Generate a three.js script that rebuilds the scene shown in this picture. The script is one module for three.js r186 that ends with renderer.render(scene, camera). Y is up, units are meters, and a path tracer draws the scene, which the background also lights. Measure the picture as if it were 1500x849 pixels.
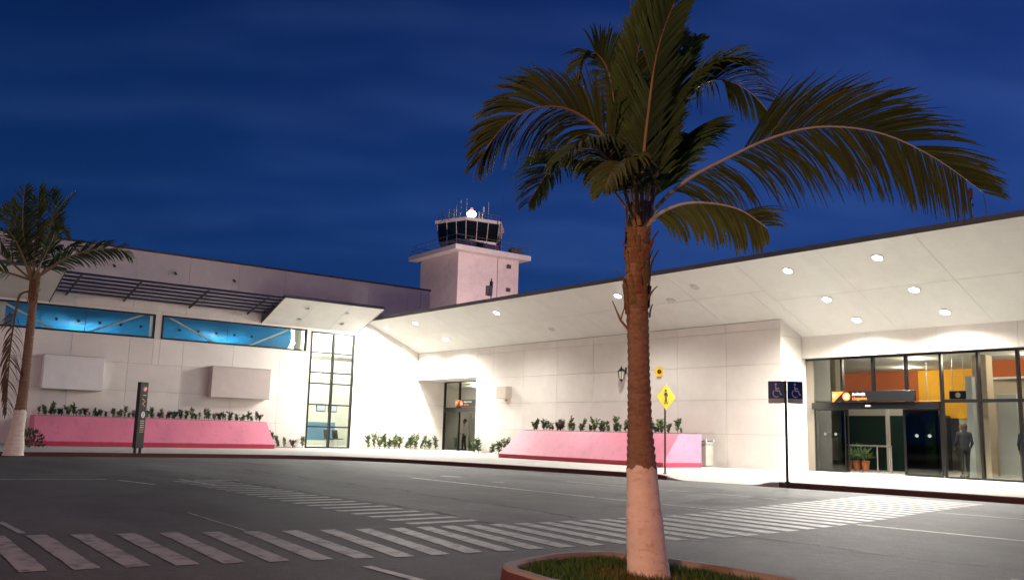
import * as THREE from 'three';
import { mergeGeometries, toCreasedNormals } from 'three/addons/utils/BufferGeometryUtils.js';
import { RoundedBoxGeometry } from 'three/addons/geometries/RoundedBoxGeometry.js';

// ───────────────────────── camera, sky, sun, exposure ─────────────────────────
const scene = new THREE.Scene();
const renderer = new THREE.WebGLRenderer({ antialias: true });
renderer.setSize(1024, 579);
renderer.toneMapping = THREE.LinearToneMapping;
renderer.toneMappingExposure = 1.0;
renderer.shadowMap.enabled = true;

const camera = new THREE.PerspectiveCamera(35.71, 1500 / 849, 0.1, 900);
{ // level tripod 1.15 m up, tilted up 9 degrees and rolled 1.6 degrees
  const m = new THREE.Matrix4().makeBasis(
    new THREE.Vector3(0.785, 0.027, 0.619), new THREE.Vector3(-0.118, 0.987, 0.107), new THREE.Vector3(-0.608, -0.157, 0.778));
  camera.quaternion.setFromRotationMatrix(m); camera.quaternion.normalize();
  camera.position.set(0, 1.15, 0);
}

// seeded random + value noise
function rng(seed) { let s = seed >>> 0; return () => { s = (s + 0x6D2B79F5) | 0; let t = Math.imul(s ^ (s >>> 15), 1 | s); t = (t + Math.imul(t ^ (t >>> 7), 61 | t)) ^ t; return ((t ^ (t >>> 14)) >>> 0) / 4294967296; }; }
const hash = (x, y, z = 0) => { let h = Math.imul(x, 374761393) ^ Math.imul(y, 668265263) ^ Math.imul(z, 2147483647 ^ 0x5bd1e995); h = Math.imul(h ^ (h >>> 13), 1274126177); return ((h ^ (h >>> 16)) >>> 0) / 4294967296; };
const sm = (t) => t * t * (3 - 2 * t);
function vnoise(x, y, per = 0, seed = 0) {
  const xi = Math.floor(x), yi = Math.floor(y), fx = sm(x - xi), fy = sm(y - yi), w = (a) => per ? ((a % per) + per) % per : a;
  const a = hash(w(xi), w(yi), seed), b = hash(w(xi + 1), w(yi), seed), c = hash(w(xi), w(yi + 1), seed), d = hash(w(xi + 1), w(yi + 1), seed);
  return a + (b - a) * fx + (c - a) * fy + (a - b - c + d) * fx * fy;
}
function fbm(x, y, oct = 4, per = 0, seed = 0) { let s = 0, a = .5, n = 0; for (let i = 0; i < oct; i++) { s += a * vnoise(x, y, per, seed + i); n += a; x *= 2; y *= 2; per *= 2; a *= .5; } return s / n; }
const clamp = (v, a = 0, b = 1) => Math.min(b, Math.max(a, v));
const sstep = (a, b, v) => sm(clamp((v - a) / (b - a)));

{ // dusk sky: deep blue, thin streaky cloud, a little lighter toward the afterglow and the horizon
  const W = 1024, H = 512, data = new Float32Array(W * H * 4), glow = new THREE.Vector3(.93, 0, .37).normalize();
  for (let j = 0; j < H; j++) {
    const el = ((j + .5) / H - .5) * Math.PI, y = Math.sin(el), c = Math.cos(el);
    for (let i = 0; i < W; i++) {
      const az = ((i + .5) / W - .5) * 2 * Math.PI, x = Math.cos(az) * c, z = Math.sin(az) * c;
      const e = Math.max(0, y), g = .5 + .5 * (x * glow.x + z * glow.z) / Math.max(c, .2);
      const hor = Math.exp(-e * 3.2), high = Math.exp(-e * 2.0);
      const lum = .55 + .75 * Math.pow(clamp(g), 2);
      // thin cirrus streaks, drawn on a high plane so that they run level across the view
      const k = 1 / (e + .22), px = x * k, pz = z * k;
      const st = fbm(px * 2.6 + pz * 1.1, pz * 8.5 - px * 5.4, 5, 0, 11), st2 = fbm(px * .9 + 7, pz * 2.1 - px * 1.2, 3, 0, 31);
      const cl = sstep(.42, .75, st * .65 + st2 * .35);
      const dk = .62 + .52 * st2 + .26 * st;
      let r = (.0014 + .021 * hor) * lum * lum * dk, gg = (.003 + .053 * hor + .022 * high) * lum * dk, b = (.03 + .250 * high) * lum * dk;
      r += cl * .008 * lum; gg += cl * .012 * lum; b += cl * .020 * lum;
      if (y < 0) { const t = clamp(-y * 8); r = r * (1 - t) + .006 * t; gg = gg * (1 - t) + .007 * t; b = b * (1 - t) + .010 * t; }
      const o = (j * W + i) * 4; data[o] = r; data[o + 1] = gg; data[o + 2] = b; data[o + 3] = 1;
    }
  }
  const t = new THREE.DataTexture(data, W, H, THREE.RGBAFormat, THREE.FloatType);
  t.mapping = THREE.EquirectangularReflectionMapping; t.magFilter = THREE.LinearFilter; t.minFilter = THREE.LinearFilter; t.needsUpdate = true;
  scene.background = t; scene.environment = t;
}
const sun = new THREE.DirectionalLight(new THREE.Color(1.0, .60, .62), .36);   // last afterglow, low on the right
sun.position.set(108, 23, 14); sun.target.position.set(20, 6, -30); sun.castShadow = true; sun.shadow.radius = 36;
sun.shadow.mapSize.set(2048, 2048); Object.assign(sun.shadow.camera, { left: -70, right: 70, top: 70, bottom: -70, near: 1, far: 260 });
scene.add(sun, sun.target);

// ───────────────────────── helpers ─────────────────────────
const used = new Map();
function numbered(n) { const k = used.get(n) || 0; used.set(n, k + 1); return k ? `${n}_${String(k).padStart(3, '0')}` : n; }
function thing(name, label, category, pos = [0, 0, 0], turn = 0, group) {
  const o = new THREE.Group(); o.name = numbered(name); o.position.set(...pos); o.rotation.y = turn; scene.add(o);
  o.userData = { label, category }; if (group) o.userData.group = group; return o;
}
function uvm(g) { // uv in metres from the face's dominant direction
  if (g.index) g = g.toNonIndexed();
  const p = g.attributes.position, n = g.attributes.normal, uv = new Float32Array(p.count * 2);
  for (let i = 0; i < p.count; i += 3) {
    let ax = 0, ay = 0, az = 0; for (let k = 0; k < 3; k++) { ax += Math.abs(n.getX(i + k)); ay += Math.abs(n.getY(i + k)); az += Math.abs(n.getZ(i + k)); }
    for (let k = 0; k < 3; k++) {
      const x = p.getX(i + k), y = p.getY(i + k), z = p.getZ(i + k); let u, v;
      if (ay >= ax && ay >= az) { u = x; v = z; } else if (ax >= az) { u = z; v = y; } else { u = x; v = y; }
      uv[(i + k) * 2] = u; uv[(i + k) * 2 + 1] = v;
    }
  }
  g.setAttribute('uv', new THREE.BufferAttribute(uv, 2)); return g;
}
const clean = (g) => { g = g.index ? g.toNonIndexed() : g; for (const k of Object.keys(g.attributes)) if (!['position', 'normal', 'uv', 'color'].includes(k)) g.deleteAttribute(k); return g; };
function merge(gs) { gs = gs.map(clean); const col = gs.some((g) => g.attributes.color); if (!col) gs.forEach((g) => g.deleteAttribute('color')); return gs.length === 1 ? gs[0] : mergeGeometries(gs); }
function mesh(name, geo, mat, parent, keepUv) {
  let g = Array.isArray(geo) ? merge(geo) : geo; if (!keepUv) g = uvm(g);
  const m = new THREE.Mesh(g, mat); m.castShadow = m.receiveShadow = true; m.name = parent ? name : numbered(name); (parent || scene).add(m); return m;
}
function tag(o, label, category, group) { o.userData.label = label; o.userData.category = category; if (group) o.userData.group = group; return o; }
function struct(name, geo, mat, keepUv) { const m = mesh(name, geo, mat, null, keepUv); m.userData.kind = 'structure'; return m; }
function dup(o, pos, turn, label, group, scale) {
  const c = o.clone(); c.name = numbered(o.name.replace(/_\d{3}$/, '')); c.userData = { ...o.userData }; if (label) c.userData.label = label; if (group) c.userData.group = group;
  if (pos) c.position.set(...pos); if (turn !== undefined) c.rotation.y = turn; if (scale) c.scale.setScalar(scale); scene.add(c); return c;
}
const B = (x0, x1, y0, y1, z0, z1) => { const g = new THREE.BoxGeometry(Math.abs(x1 - x0), Math.abs(y1 - y0), Math.abs(z1 - z0)); g.translate((x0 + x1) / 2, (y0 + y1) / 2, (z0 + z1) / 2); return g; };
const RB = (x0, x1, y0, y1, z0, z1, r = .01, s = 2) => { const g = new RoundedBoxGeometry(Math.abs(x1 - x0), Math.abs(y1 - y0), Math.abs(z1 - z0), s, r); g.translate((x0 + x1) / 2, (y0 + y1) / 2, (z0 + z1) / 2); return g; };
function bar(a, b, r, seg = 8, r2) { // round bar between two points
  const A = new THREE.Vector3(...a), Bv = new THREE.Vector3(...b), d = Bv.clone().sub(A), L = d.length();
  const g = new THREE.CylinderGeometry(r2 ?? r, r, L, seg); g.translate(0, L / 2, 0);
  g.applyQuaternion(new THREE.Quaternion().setFromUnitVectors(new THREE.Vector3(0, 1, 0), d.normalize())); g.translate(...a); return g;
}
function flat(a, b, w, t) { // rectangular bar between two points, w across (horizontal), t thick
  const A = new THREE.Vector3(...a), Bv = new THREE.Vector3(...b), d = Bv.clone().sub(A), L = d.length(), dir = d.clone().normalize();
  let side = new THREE.Vector3(0, 1, 0).cross(dir); if (side.lengthSq() < 1e-6) side.set(1, 0, 0); side.normalize(); const up = dir.clone().cross(side);
  const g = new THREE.BoxGeometry(w, t, L); g.applyMatrix4(new THREE.Matrix4().makeBasis(side, up, dir)); const c = A.add(Bv).multiplyScalar(.5); g.translate(c.x, c.y, c.z); return g;
}
function prismZ(pts, z0, z1) { // polygon in x,y extruded along z
  const s = new THREE.Shape(pts.map((p) => new THREE.Vector2(p[0], p[1]))); const g = new THREE.ExtrudeGeometry(s, { depth: z1 - z0, bevelEnabled: false }); g.translate(0, 0, z0); return g;
}
function prismX(pts, x0, x1) { // polygon in z,y extruded along x
  const s = new THREE.Shape(pts.map((p) => new THREE.Vector2(-p[0], p[1]))); const g = new THREE.ExtrudeGeometry(s, { depth: x1 - x0, bevelEnabled: false }); g.rotateY(Math.PI / 2); g.translate(x0, 0, 0); return g;
}
function hull8(b, t) { // solid from 4 bottom and 4 top corners (both anticlockwise seen from above)
  const P = [...b, ...t], F = [[0, 3, 2, 1], [4, 5, 6, 7], [0, 1, 5, 4], [1, 2, 6, 5], [2, 3, 7, 6], [3, 0, 4, 7]], pos = [];
  for (const [a, c, d, e] of F) for (const i of [a, c, d, a, d, e]) pos.push(...P[i]);
  const g = new THREE.BufferGeometry(); g.setAttribute('position', new THREE.Float32BufferAttribute(pos, 3)); g.computeVertexNormals(); g.setAttribute('uv', new THREE.Float32BufferAttribute(new Float32Array(pos.length / 3 * 2), 2)); return g;
}
const lathe = (pts, seg = 16) => new THREE.LatheGeometry(pts.map((p) => new THREE.Vector2(p[0], p[1])), seg);

// ───────────────────────── materials ─────────────────────────
const C3 = (r, g, b) => new THREE.Color().setRGB(r, g, b);
const toS = (v) => v <= .0031308 ? 12.92 * v : 1.055 * Math.pow(v, 1 / 2.4) - .055;
function noiseTex(N, fn, metres, srgb = true) {
  const d = new Uint8Array(N * N * 4);
  for (let j = 0; j < N; j++) for (let i = 0; i < N; i++) { const c = fn(i / N, j / N, i, j), o = (j * N + i) * 4; for (let k = 0; k < 3; k++) d[o + k] = clamp(srgb ? toS(c[k]) : c[k]) * 255; d[o + 3] = 255; }
  const t = new THREE.DataTexture(d, N, N); t.wrapS = t.wrapT = THREE.RepeatWrapping; t.magFilter = THREE.LinearFilter; t.minFilter = THREE.LinearMipmapLinearFilter; t.generateMipmaps = true; if (srgb) t.colorSpace = THREE.SRGBColorSpace; t.repeat.set(1 / metres, 1 / metres); t.needsUpdate = true; return t;
}
const M = (r, g, b, rough = .7, o = {}) => new THREE.MeshStandardMaterial({ color: C3(r, g, b), roughness: rough, ...o });
const grain = noiseTex(256, (u, v, i, j) => { const a = hash(i, j, 5), f = fbm(u * 32, v * 32, 3, 32, 3); const h = a * .55 + f * .45; return [h, h, h]; }, .9, false);
const mottle = noiseTex(512, (u, v) => { const f = fbm(u * 6, v * 6, 5, 6, 21), q = fbm(u * 40, v * 40, 2, 40, 8); const k = .90 + .12 * f + .05 * (q - .5); return [k, k, k * .995]; }, 2.6);
const asphaltMap = noiseTex(1024, (u, v, i, j) => {
  const n = hash(i >> 1, j >> 1, 77), s = hash(i, j, 78), f = fbm(u * 24, v * 24, 4, 24, 4);
  const c5 = fbm(u * 90, v * 90, 2, 90, 14), c6 = fbm(u * 40, v * 40, 2, 40, 15); let k = .52 + .26 * f + .22 * (s - .5) + .42 * (c5 - .2) * .6 + .22 * (c6 - .5); if (n > .92) k += .7 * (n - .9) * 8; if (n < .05) k -= .3; return [k * .98, k * .98, k];
}, 3.1);
const asphaltBump = noiseTex(512, (u, v, i, j) => { const h = hash(i, j, 9) * .6 + hash(i >> 1, j >> 1, 10) * .4; return [h, h, h]; }, 1.7, false);
const concreteMap = noiseTex(512, (u, v, i, j) => { const f = fbm(u * 8, v * 8, 5, 8, 41), s = hash(i, j, 42), d = sstep(.62, .8, fbm(u * 14, v * 14, 3, 14, 44)); const k = .84 + .2 * f + .07 * (s - .5) - .12 * d; return [k, k * .99, k * .97]; }, 4.3);
const weather = noiseTex(512, (u, v) => { const f = fbm(u * 5, v * 5, 5, 5, 61), st = fbm(u * 30, v * 3, 3, 0, 62); const sp = sstep(.60, .74, fbm(u * 18, v * 18, 4, 18, 63)); const k = .80 + .26 * f + .05 * (st - .5) - .08 * sp; return [k, k * (1 - .02 * sp), k]; }, 3.3);

const asphalt = M(.120, .120, .116, .74, { map: asphaltMap, bumpMap: asphaltBump, bumpScale: .007, vertexColors: true });
const concrete = M(.42, .41, .385, .82, { map: concreteMap, bumpMap: grain, bumpScale: .0015 });
const panelMats = [0, 1, 2].map((i) => M(.70 + .012 * i, .665 + .012 * i, .62 + .012 * i, .62, { map: mottle, bumpMap: grain, bumpScale: .0012 }));
const coreMat = M(.34, .31, .29, .9);
const soffitMat = M(.60, .60, .58, .5, { map: mottle });
const darkMetal = M(.045, .045, .05, .42, { metalness: .5 });
const fasciaMat = M(.09, .085, .10, .45, { metalness: .35 });
const blackFrame = M(.005, .005, .0055, .28);
const louvreMat = M(.11, .11, .12, .5, { metalness: .4 });
const steel = M(.55, .55, .56, .28, { metalness: .9 });
const whiteSteel = M(.72, .72, .70, .5);
const glass = new THREE.MeshPhysicalMaterial({ color: C3(.91, .93, .90), roughness: .02, transmission: 1, thickness: 0, ior: 1.5 });
const doorGlass = new THREE.MeshPhysicalMaterial({ color: C3(.42, .45, .41), roughness: .02, transmission: 1, thickness: 0, ior: 1.5 });
const pink = M(.68, .20, .295, .5, { map: weather, bumpMap: grain, bumpScale: .001 });
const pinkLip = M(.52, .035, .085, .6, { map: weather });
const redKerb = M(.10, .028, .023, .7, { map: concreteMap, bumpMap: grain, bumpScale: .002 });
const soilMat = M(.045, .03, .02, .95, { bumpMap: grain, bumpScale: .02 });
const lampGlow = (s, r = 1, g = 1, b = 1) => new THREE.MeshStandardMaterial({ color: 0x111111, emissive: new THREE.Color().setRGB(r, g, b), emissiveIntensity: s, roughness: .5 });

// ───────────────────────── ground: road, kerb, pavement ─────────────────────────
const zA = -42.6, xB = 26.8, YS = .13;
const kerbPts = [[-40, -33.6], [-20, -33.4], [-5, -33.1], [5.2, -32.8], [9.3, -32.4], [13.2, -31.8], [15.4, -30.8], [16.9, -28.8], [17.7, -26], [18.2, -23.4], [18.6, -20.8], [18.85, -18.6], [19.0, -17.0], [19.25, -15.5], [19.4, -13.9], [19.6, -12.4], [19.8, -10.4], [19.85, -8.2], [19.9, -4], [20, 4], [20, 30]];
{
  // the whole ground sheet
  struct('ground', B(-420, 420, -1, -.02, -420, 420), M(.055, .053, .052, .9, { map: asphaltMap }));
  const x0 = -24, x1 = 28, z0 = -44, z1 = 10, st = .26, nx = Math.round((x1 - x0) / st), nz = Math.round((z1 - z0) / st);
  const pos = [], col = [], uv = [], idx = [];
  const seam1 = (z) => 7.35 + .12 * Math.sin(z * .7) + .25 * (fbm(z * .4, 3, 3) - .5);
  const seam2 = (z) => 9.0 + .03 * (z + 9) + .5 * (fbm(z * .3, 9, 3) - .5);
  for (let j = 0; j <= nz; j++) for (let i = 0; i <= nx; i++) {
    const x = x0 + (x1 - x0) * i / nx, z = z0 + (z1 - z0) * j / nz;
    let k = .62 + .72 * fbm(x * .35, z * .35, 4, 0, 91) + .5 * (fbm(x * 1.7, z * .5, 4, 0, 92) - .5) + .35 * (fbm(x * 3.1, z * 3.1, 2, 0, 96) - .5);
    const a = sstep(-.15, .15, x - seam1(z)), b = sstep(-.2, .2, x - seam2(z));
    k *= .80 + .46 * a * (1 - b) + .22 * b;                       // three ages of surfacing side by side
    k *= 1 - .34 * sstep(.54, .70, fbm(x * .9 + 5, z * .22, 4, 0, 93)); // oil-dark wheel tracks
    const warm = .02 * (fbm(x * .2, z * .2, 2, 0, 95) - .5);
    pos.push(x, 0, z); col.push(k * (1 + warm), k, k * (1 - warm)); uv.push(x, z);
  }
  for (let j = 0; j < nz; j++) for (let i = 0; i < nx; i++) { const a = j * (nx + 1) + i, b = a + nx + 1; idx.push(a, b, a + 1, b, b + 1, a + 1); }
  const g = new THREE.BufferGeometry(); g.setAttribute('position', new THREE.Float32BufferAttribute(pos, 3)); g.setAttribute('color', new THREE.Float32BufferAttribute(col, 3)); g.setAttribute('uv', new THREE.Float32BufferAttribute(uv, 2)); g.setIndex(idx); g.computeVertexNormals();
  var road = struct('road', g, asphalt, true);
  // ragged dark joints where the surfacings meet, and cracks
  const tar = M(.012, .012, .013, .75, { bumpMap: asphaltBump, bumpScale: .004 });
  const joint = (pts, w, seed) => {
    const cv = new THREE.CatmullRomCurve3(pts.map((p) => new THREE.Vector3(p[0], 0, p[1]))), n = Math.ceil(cv.getLength() / .07), P = [], I = [];
    for (let i = 0; i <= n; i++) {
      const p = cv.getPointAt(i / n), t = cv.getTangentAt(i / n), wob = (fbm(i * .11, seed, 4) - .5) * .30, ww = w * clamp((fbm(i * .23, seed + 9, 3) - .22) * 2.2, .08, 1.6);
      P.push(p.x - t.z * (wob + ww), .0028, p.z + t.x * (wob + ww), p.x - t.z * (wob - ww), .0028, p.z + t.x * (wob - ww));
      if (i < n) { const a = i * 2; I.push(a, a + 2, a + 1, a + 1, a + 2, a + 3); }
    }
    const g = new THREE.BufferGeometry(); g.setAttribute('position', new THREE.Float32BufferAttribute(P, 3)); g.setAttribute('uv', new THREE.Float32BufferAttribute(new Float32Array(P.length / 3 * 2), 2)); g.setIndex(I); g.computeVertexNormals();
    mesh('tar_joint', g, tar, road);
  };
  joint([[7.35, -22], [7.4, -16], [7.3, -13], [7.35, -11.6], [7.2, -10.2], [7.15, -9.2]], .05, 3);
  joint([[9.6, -24], [9.4, -19], [9.3, -15], [9.0, -11.5], [8.8, -9.6]], .05, 17);
  joint([[9.1, -7.0], [9.15, -6.2], [9.0, -5.2], [9.2, -4.2], [9.0, -3.4], [9.2, -1]], .05, 29);
  joint([[14, -30], [13.2, -24], [12.9, -17], [13.1, -12]], .018, 37);
  joint([[3.4, -14], [4.6, -11.6], [6.1, -10.4]], .012, 43);
  joint([[-4, -20], [1.5, -19.3], [6.2, -18.8]], .015, 51);
}
// worn road paint: every bar its own piece, its edges nibbled by traffic
const paintMap = noiseTex(512, (u, v, i, j) => { const f = fbm(u * 20, v * 20, 4, 20, 71), s = hash(i, j, 72), w = sstep(.5, .70, f * .8 + s * .2); const k = .92 - .5 * w + .05 * (s - .5); return [k, k, k * .97]; }, 1.9);
const paint = M(.41, .40, .375, .6, { map: paintMap, bumpMap: grain, bumpScale: .001 });
const paintRand = rng(5);
function stripe(a, b, c, d, mat = paint, name = 'painted_stripe') { // quad on the road, edges broken up
  const P = [], I = [], n = Math.max(3, Math.ceil(Math.hypot(b[0] - a[0], b[1] - a[1]) / .12)), s = paintRand() * 100;
  for (let i = 0; i <= n; i++) {
    const t = i / n, e0 = (fbm(i * .6, s, 3) - .5) * .02, e1 = (fbm(i * .6, s + 20, 3) - .5) * .02, L = [a[0] + (b[0] - a[0]) * t, a[1] + (b[1] - a[1]) * t], Rr = [d[0] + (c[0] - d[0]) * t, d[1] + (c[1] - d[1]) * t], w = Math.hypot(L[0] - Rr[0], L[1] - Rr[1]) || 1, ux = (L[0] - Rr[0]) / w, uz = (L[1] - Rr[1]) / w;
    P.push(L[0] + ux * e0, .0042, L[1] + uz * e0, Rr[0] + ux * e1, .0042, Rr[1] + uz * e1); if (i < n) { const k = i * 2; I.push(k, k + 1, k + 2, k + 1, k + 3, k + 2); }
  }
  const g = new THREE.BufferGeometry(); g.setAttribute('position', new THREE.Float32BufferAttribute(P, 3)); g.setAttribute('uv', new THREE.Float32BufferAttribute(new Float32Array(P.length / 3 * 2), 2)); g.setIndex(I); g.computeVertexNormals();
  const nn = g.attributes.normal; if (nn.getY(0) < 0) { g.setIndex(I.reverse()); g.computeVertexNormals(); }
  return mesh(name, g, mat, road);
}
{ // zebra crossing that runs to the arrivals door
  const near = [[-3, -8.25], [1.6, -7.88], [3, -7.62], [4.5, -7.3], [6, -7.18], [9, -7.0], [11, -7.2], [13, -7.52], [15, -7.95], [19, -8.6]];
  const far = [[-3, -10.9], [1.7, -10.4], [3, -10.08], [4, -9.8], [5.5, -9.48], [8, -9.3], [10.4, -9.34], [12, -9.65], [14, -10.1], [17, -10.75], [19, -11.1]];
  const at = (T, x) => { for (let i = 0; i < T.length - 1; i++) if (x <= T[i + 1][0]) { const t = (x - T[i][0]) / (T[i + 1][0] - T[i][0]); return T[i][1] + t * (T[i + 1][1] - T[i][1]); } return T[T.length - 1][1]; };
  let x = -2.615;
  while (x < 18.9) {
    const pitch = x < 6 ? .372 : x < 9 ? .41 : .49, w = pitch * .53, slant = x < 2 ? .10 : x < 5.5 ? .10 + (x - 2) * .11 : x < 9 ? .45 - (x - 5.5) * .10 : .1;
    const zn = at(near, x), zf = at(far, x + slant);
    stripe([x + slant, zf], [x, zn], [x + w, zn], [x + w + slant, zf]); x += pitch;
  }
  // crossing that runs away from the camera, its bars lie across
  for (let z = -9.75, i = 0; z > -19; z -= .47, i++) stripe([6.14, z], [7.22, z - .04], [7.22, z - .22], [6.14, z - .18], paint);
  // lane lines
  const line = (pts, w, mat = paint) => { for (let i = 0; i < pts.length - 1; i++) { const [a, b] = [pts[i], pts[i + 1]], L = Math.hypot(b[0] - a[0], b[1] - a[1]), nx = -(b[1] - a[1]) / L * w / 2, nz = (b[0] - a[0]) / L * w / 2; stripe([a[0] + nx, a[1] + nz], [b[0] + nx, b[1] + nz], [b[0] - nx, b[1] - nz], [a[0] - nx, a[1] - nz], mat, 'lane_line'); } };
  line([[12.05, -19.2], [11.95, -12.6]], .12); line([[11.95, -12.5], [12.0, -9.75]], .12, paint); line([[12.0, -7.25], [12.25, -3.4]], .11);
  line([[15.6, -7.9], [16.0, -3]], .11); line([[15.2, -17], [15.4, -11]], .10);
  line([[1.95, -11.8], [1.96, -10.55]], .07); line([[4.2, -12.2], [4.07, -9.9]], .035); line([[3.95, -6.95], [3.96, -5.2]], .09);
  line([[3.0, -20.1], [5.1, -19.75]], .16); line([[5.25, -19.5], [5.5, -17.9]], .1); line([[6.5, -19.5], [6.52, -17.5]], .1); line([[6.7, -19.2], [7.6, -19.05]], .2);
  line([[13.4, -19.9], [13.55, -19.3]], .22); line([[13.05, -17.3], [13.2, -17.0]], .16);
  for (let i = 0; i < 6; i++) line([[8.35 + i * .17, -3.75 + i * .06], [8.5 + i * .17, -3.1 + i * .06]], .07);
}
{ // pavement with a red painted kerb, dropped to the road at the crossing
  const cv = new THREE.CatmullRomCurve3(kerbPts.map((p) => new THREE.Vector3(p[0], 0, p[1])), false, 'centripetal'), N = 420;
  const hk = (z, x) => x < 15 ? YS : .012 + (YS - .012) * Math.max(sstep(-16.6, -17.5, z), sstep(-14.6, -13.9, z));
  const prof = []; for (let i = 0; i <= N; i++) { const p = cv.getPointAt(i / N), t = cv.getTangentAt(i / N); prof.push({ x: p.x, z: p.z, nx: -t.z, nz: t.x, h: hk(p.z, p.x) }); }
  // inward is to the building side: for a curve running toward +x then +z it is the left-hand side
  const inw = (q, d) => [q.x + (-q.nx) * d, q.z + (-q.nz) * d];
  const stripG = (rows) => { const P = [], I = [], K = rows[0].length; rows.forEach((r) => r.forEach((v) => P.push(...v))); for (let i = 0; i < rows.length - 1; i++) for (let k = 0; k < K - 1; k++) { const a = i * K + k, b = a + K; I.push(a, b, a + 1, a + 1, b, b + 1); } const g = new THREE.BufferGeometry(); g.setAttribute('position', new THREE.Float32BufferAttribute(P, 3)); g.setAttribute('uv', new THREE.Float32BufferAttribute(new Float32Array(P.length / 3 * 2), 2)); g.setIndex(I); const q = g.toNonIndexed(); q.computeVertexNormals(); return q; };
  const kerbRows = [], rampRows = [];
  for (const q of prof) {
    const o = [q.x, q.z], t = inw(q, .02), e = inw(q, .16), f = inw(q, 1.6), hh = q.h;
    kerbRows.push([[o[0], -.05, o[1]], [o[0], Math.max(hh - .02, .006), o[1]], [t[0], hh + .002, t[1]], [e[0], hh + .002, e[1]], [e[0], -.05, e[1]]]);
    rampRows.push([[e[0], hh, e[1]], [f[0], YS, f[1]]]);
  }
  const dropped = (q) => q.x > 15 && q.z > -17.35 && q.z < -14.05;
  const segs = []; let cur = [], curD = null;
  prof.forEach((q, i) => { const d = dropped(q); if (curD !== null && d !== curD) { cur.push(i); segs.push([cur, curD]); cur = []; } cur.push(i); curD = d; }); segs.push([cur, curD]);
  for (const [ids, d] of segs) if (ids.length > 1) struct(d ? 'dropped_kerb' : 'kerb', toCreasedNormals(stripG(ids.map((i) => kerbRows[i])), .7), d ? concrete : redKerb);
  const poly = new THREE.Shape(); const edge = prof.map((q) => inw(q, 1.6));
  poly.moveTo(edge[0][0], -edge[0][1]); edge.forEach((e) => poly.lineTo(e[0], -e[1])); poly.lineTo(60, -edge[N][1]); poly.lineTo(60, 70); poly.lineTo(edge[0][0], 70);
  const pg = new THREE.ShapeGeometry(poly); pg.rotateX(-Math.PI / 2); pg.translate(0, YS, 0);
  struct('pavement', [uvm(pg), uvm(stripG(rampRows))], concrete);
}
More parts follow.
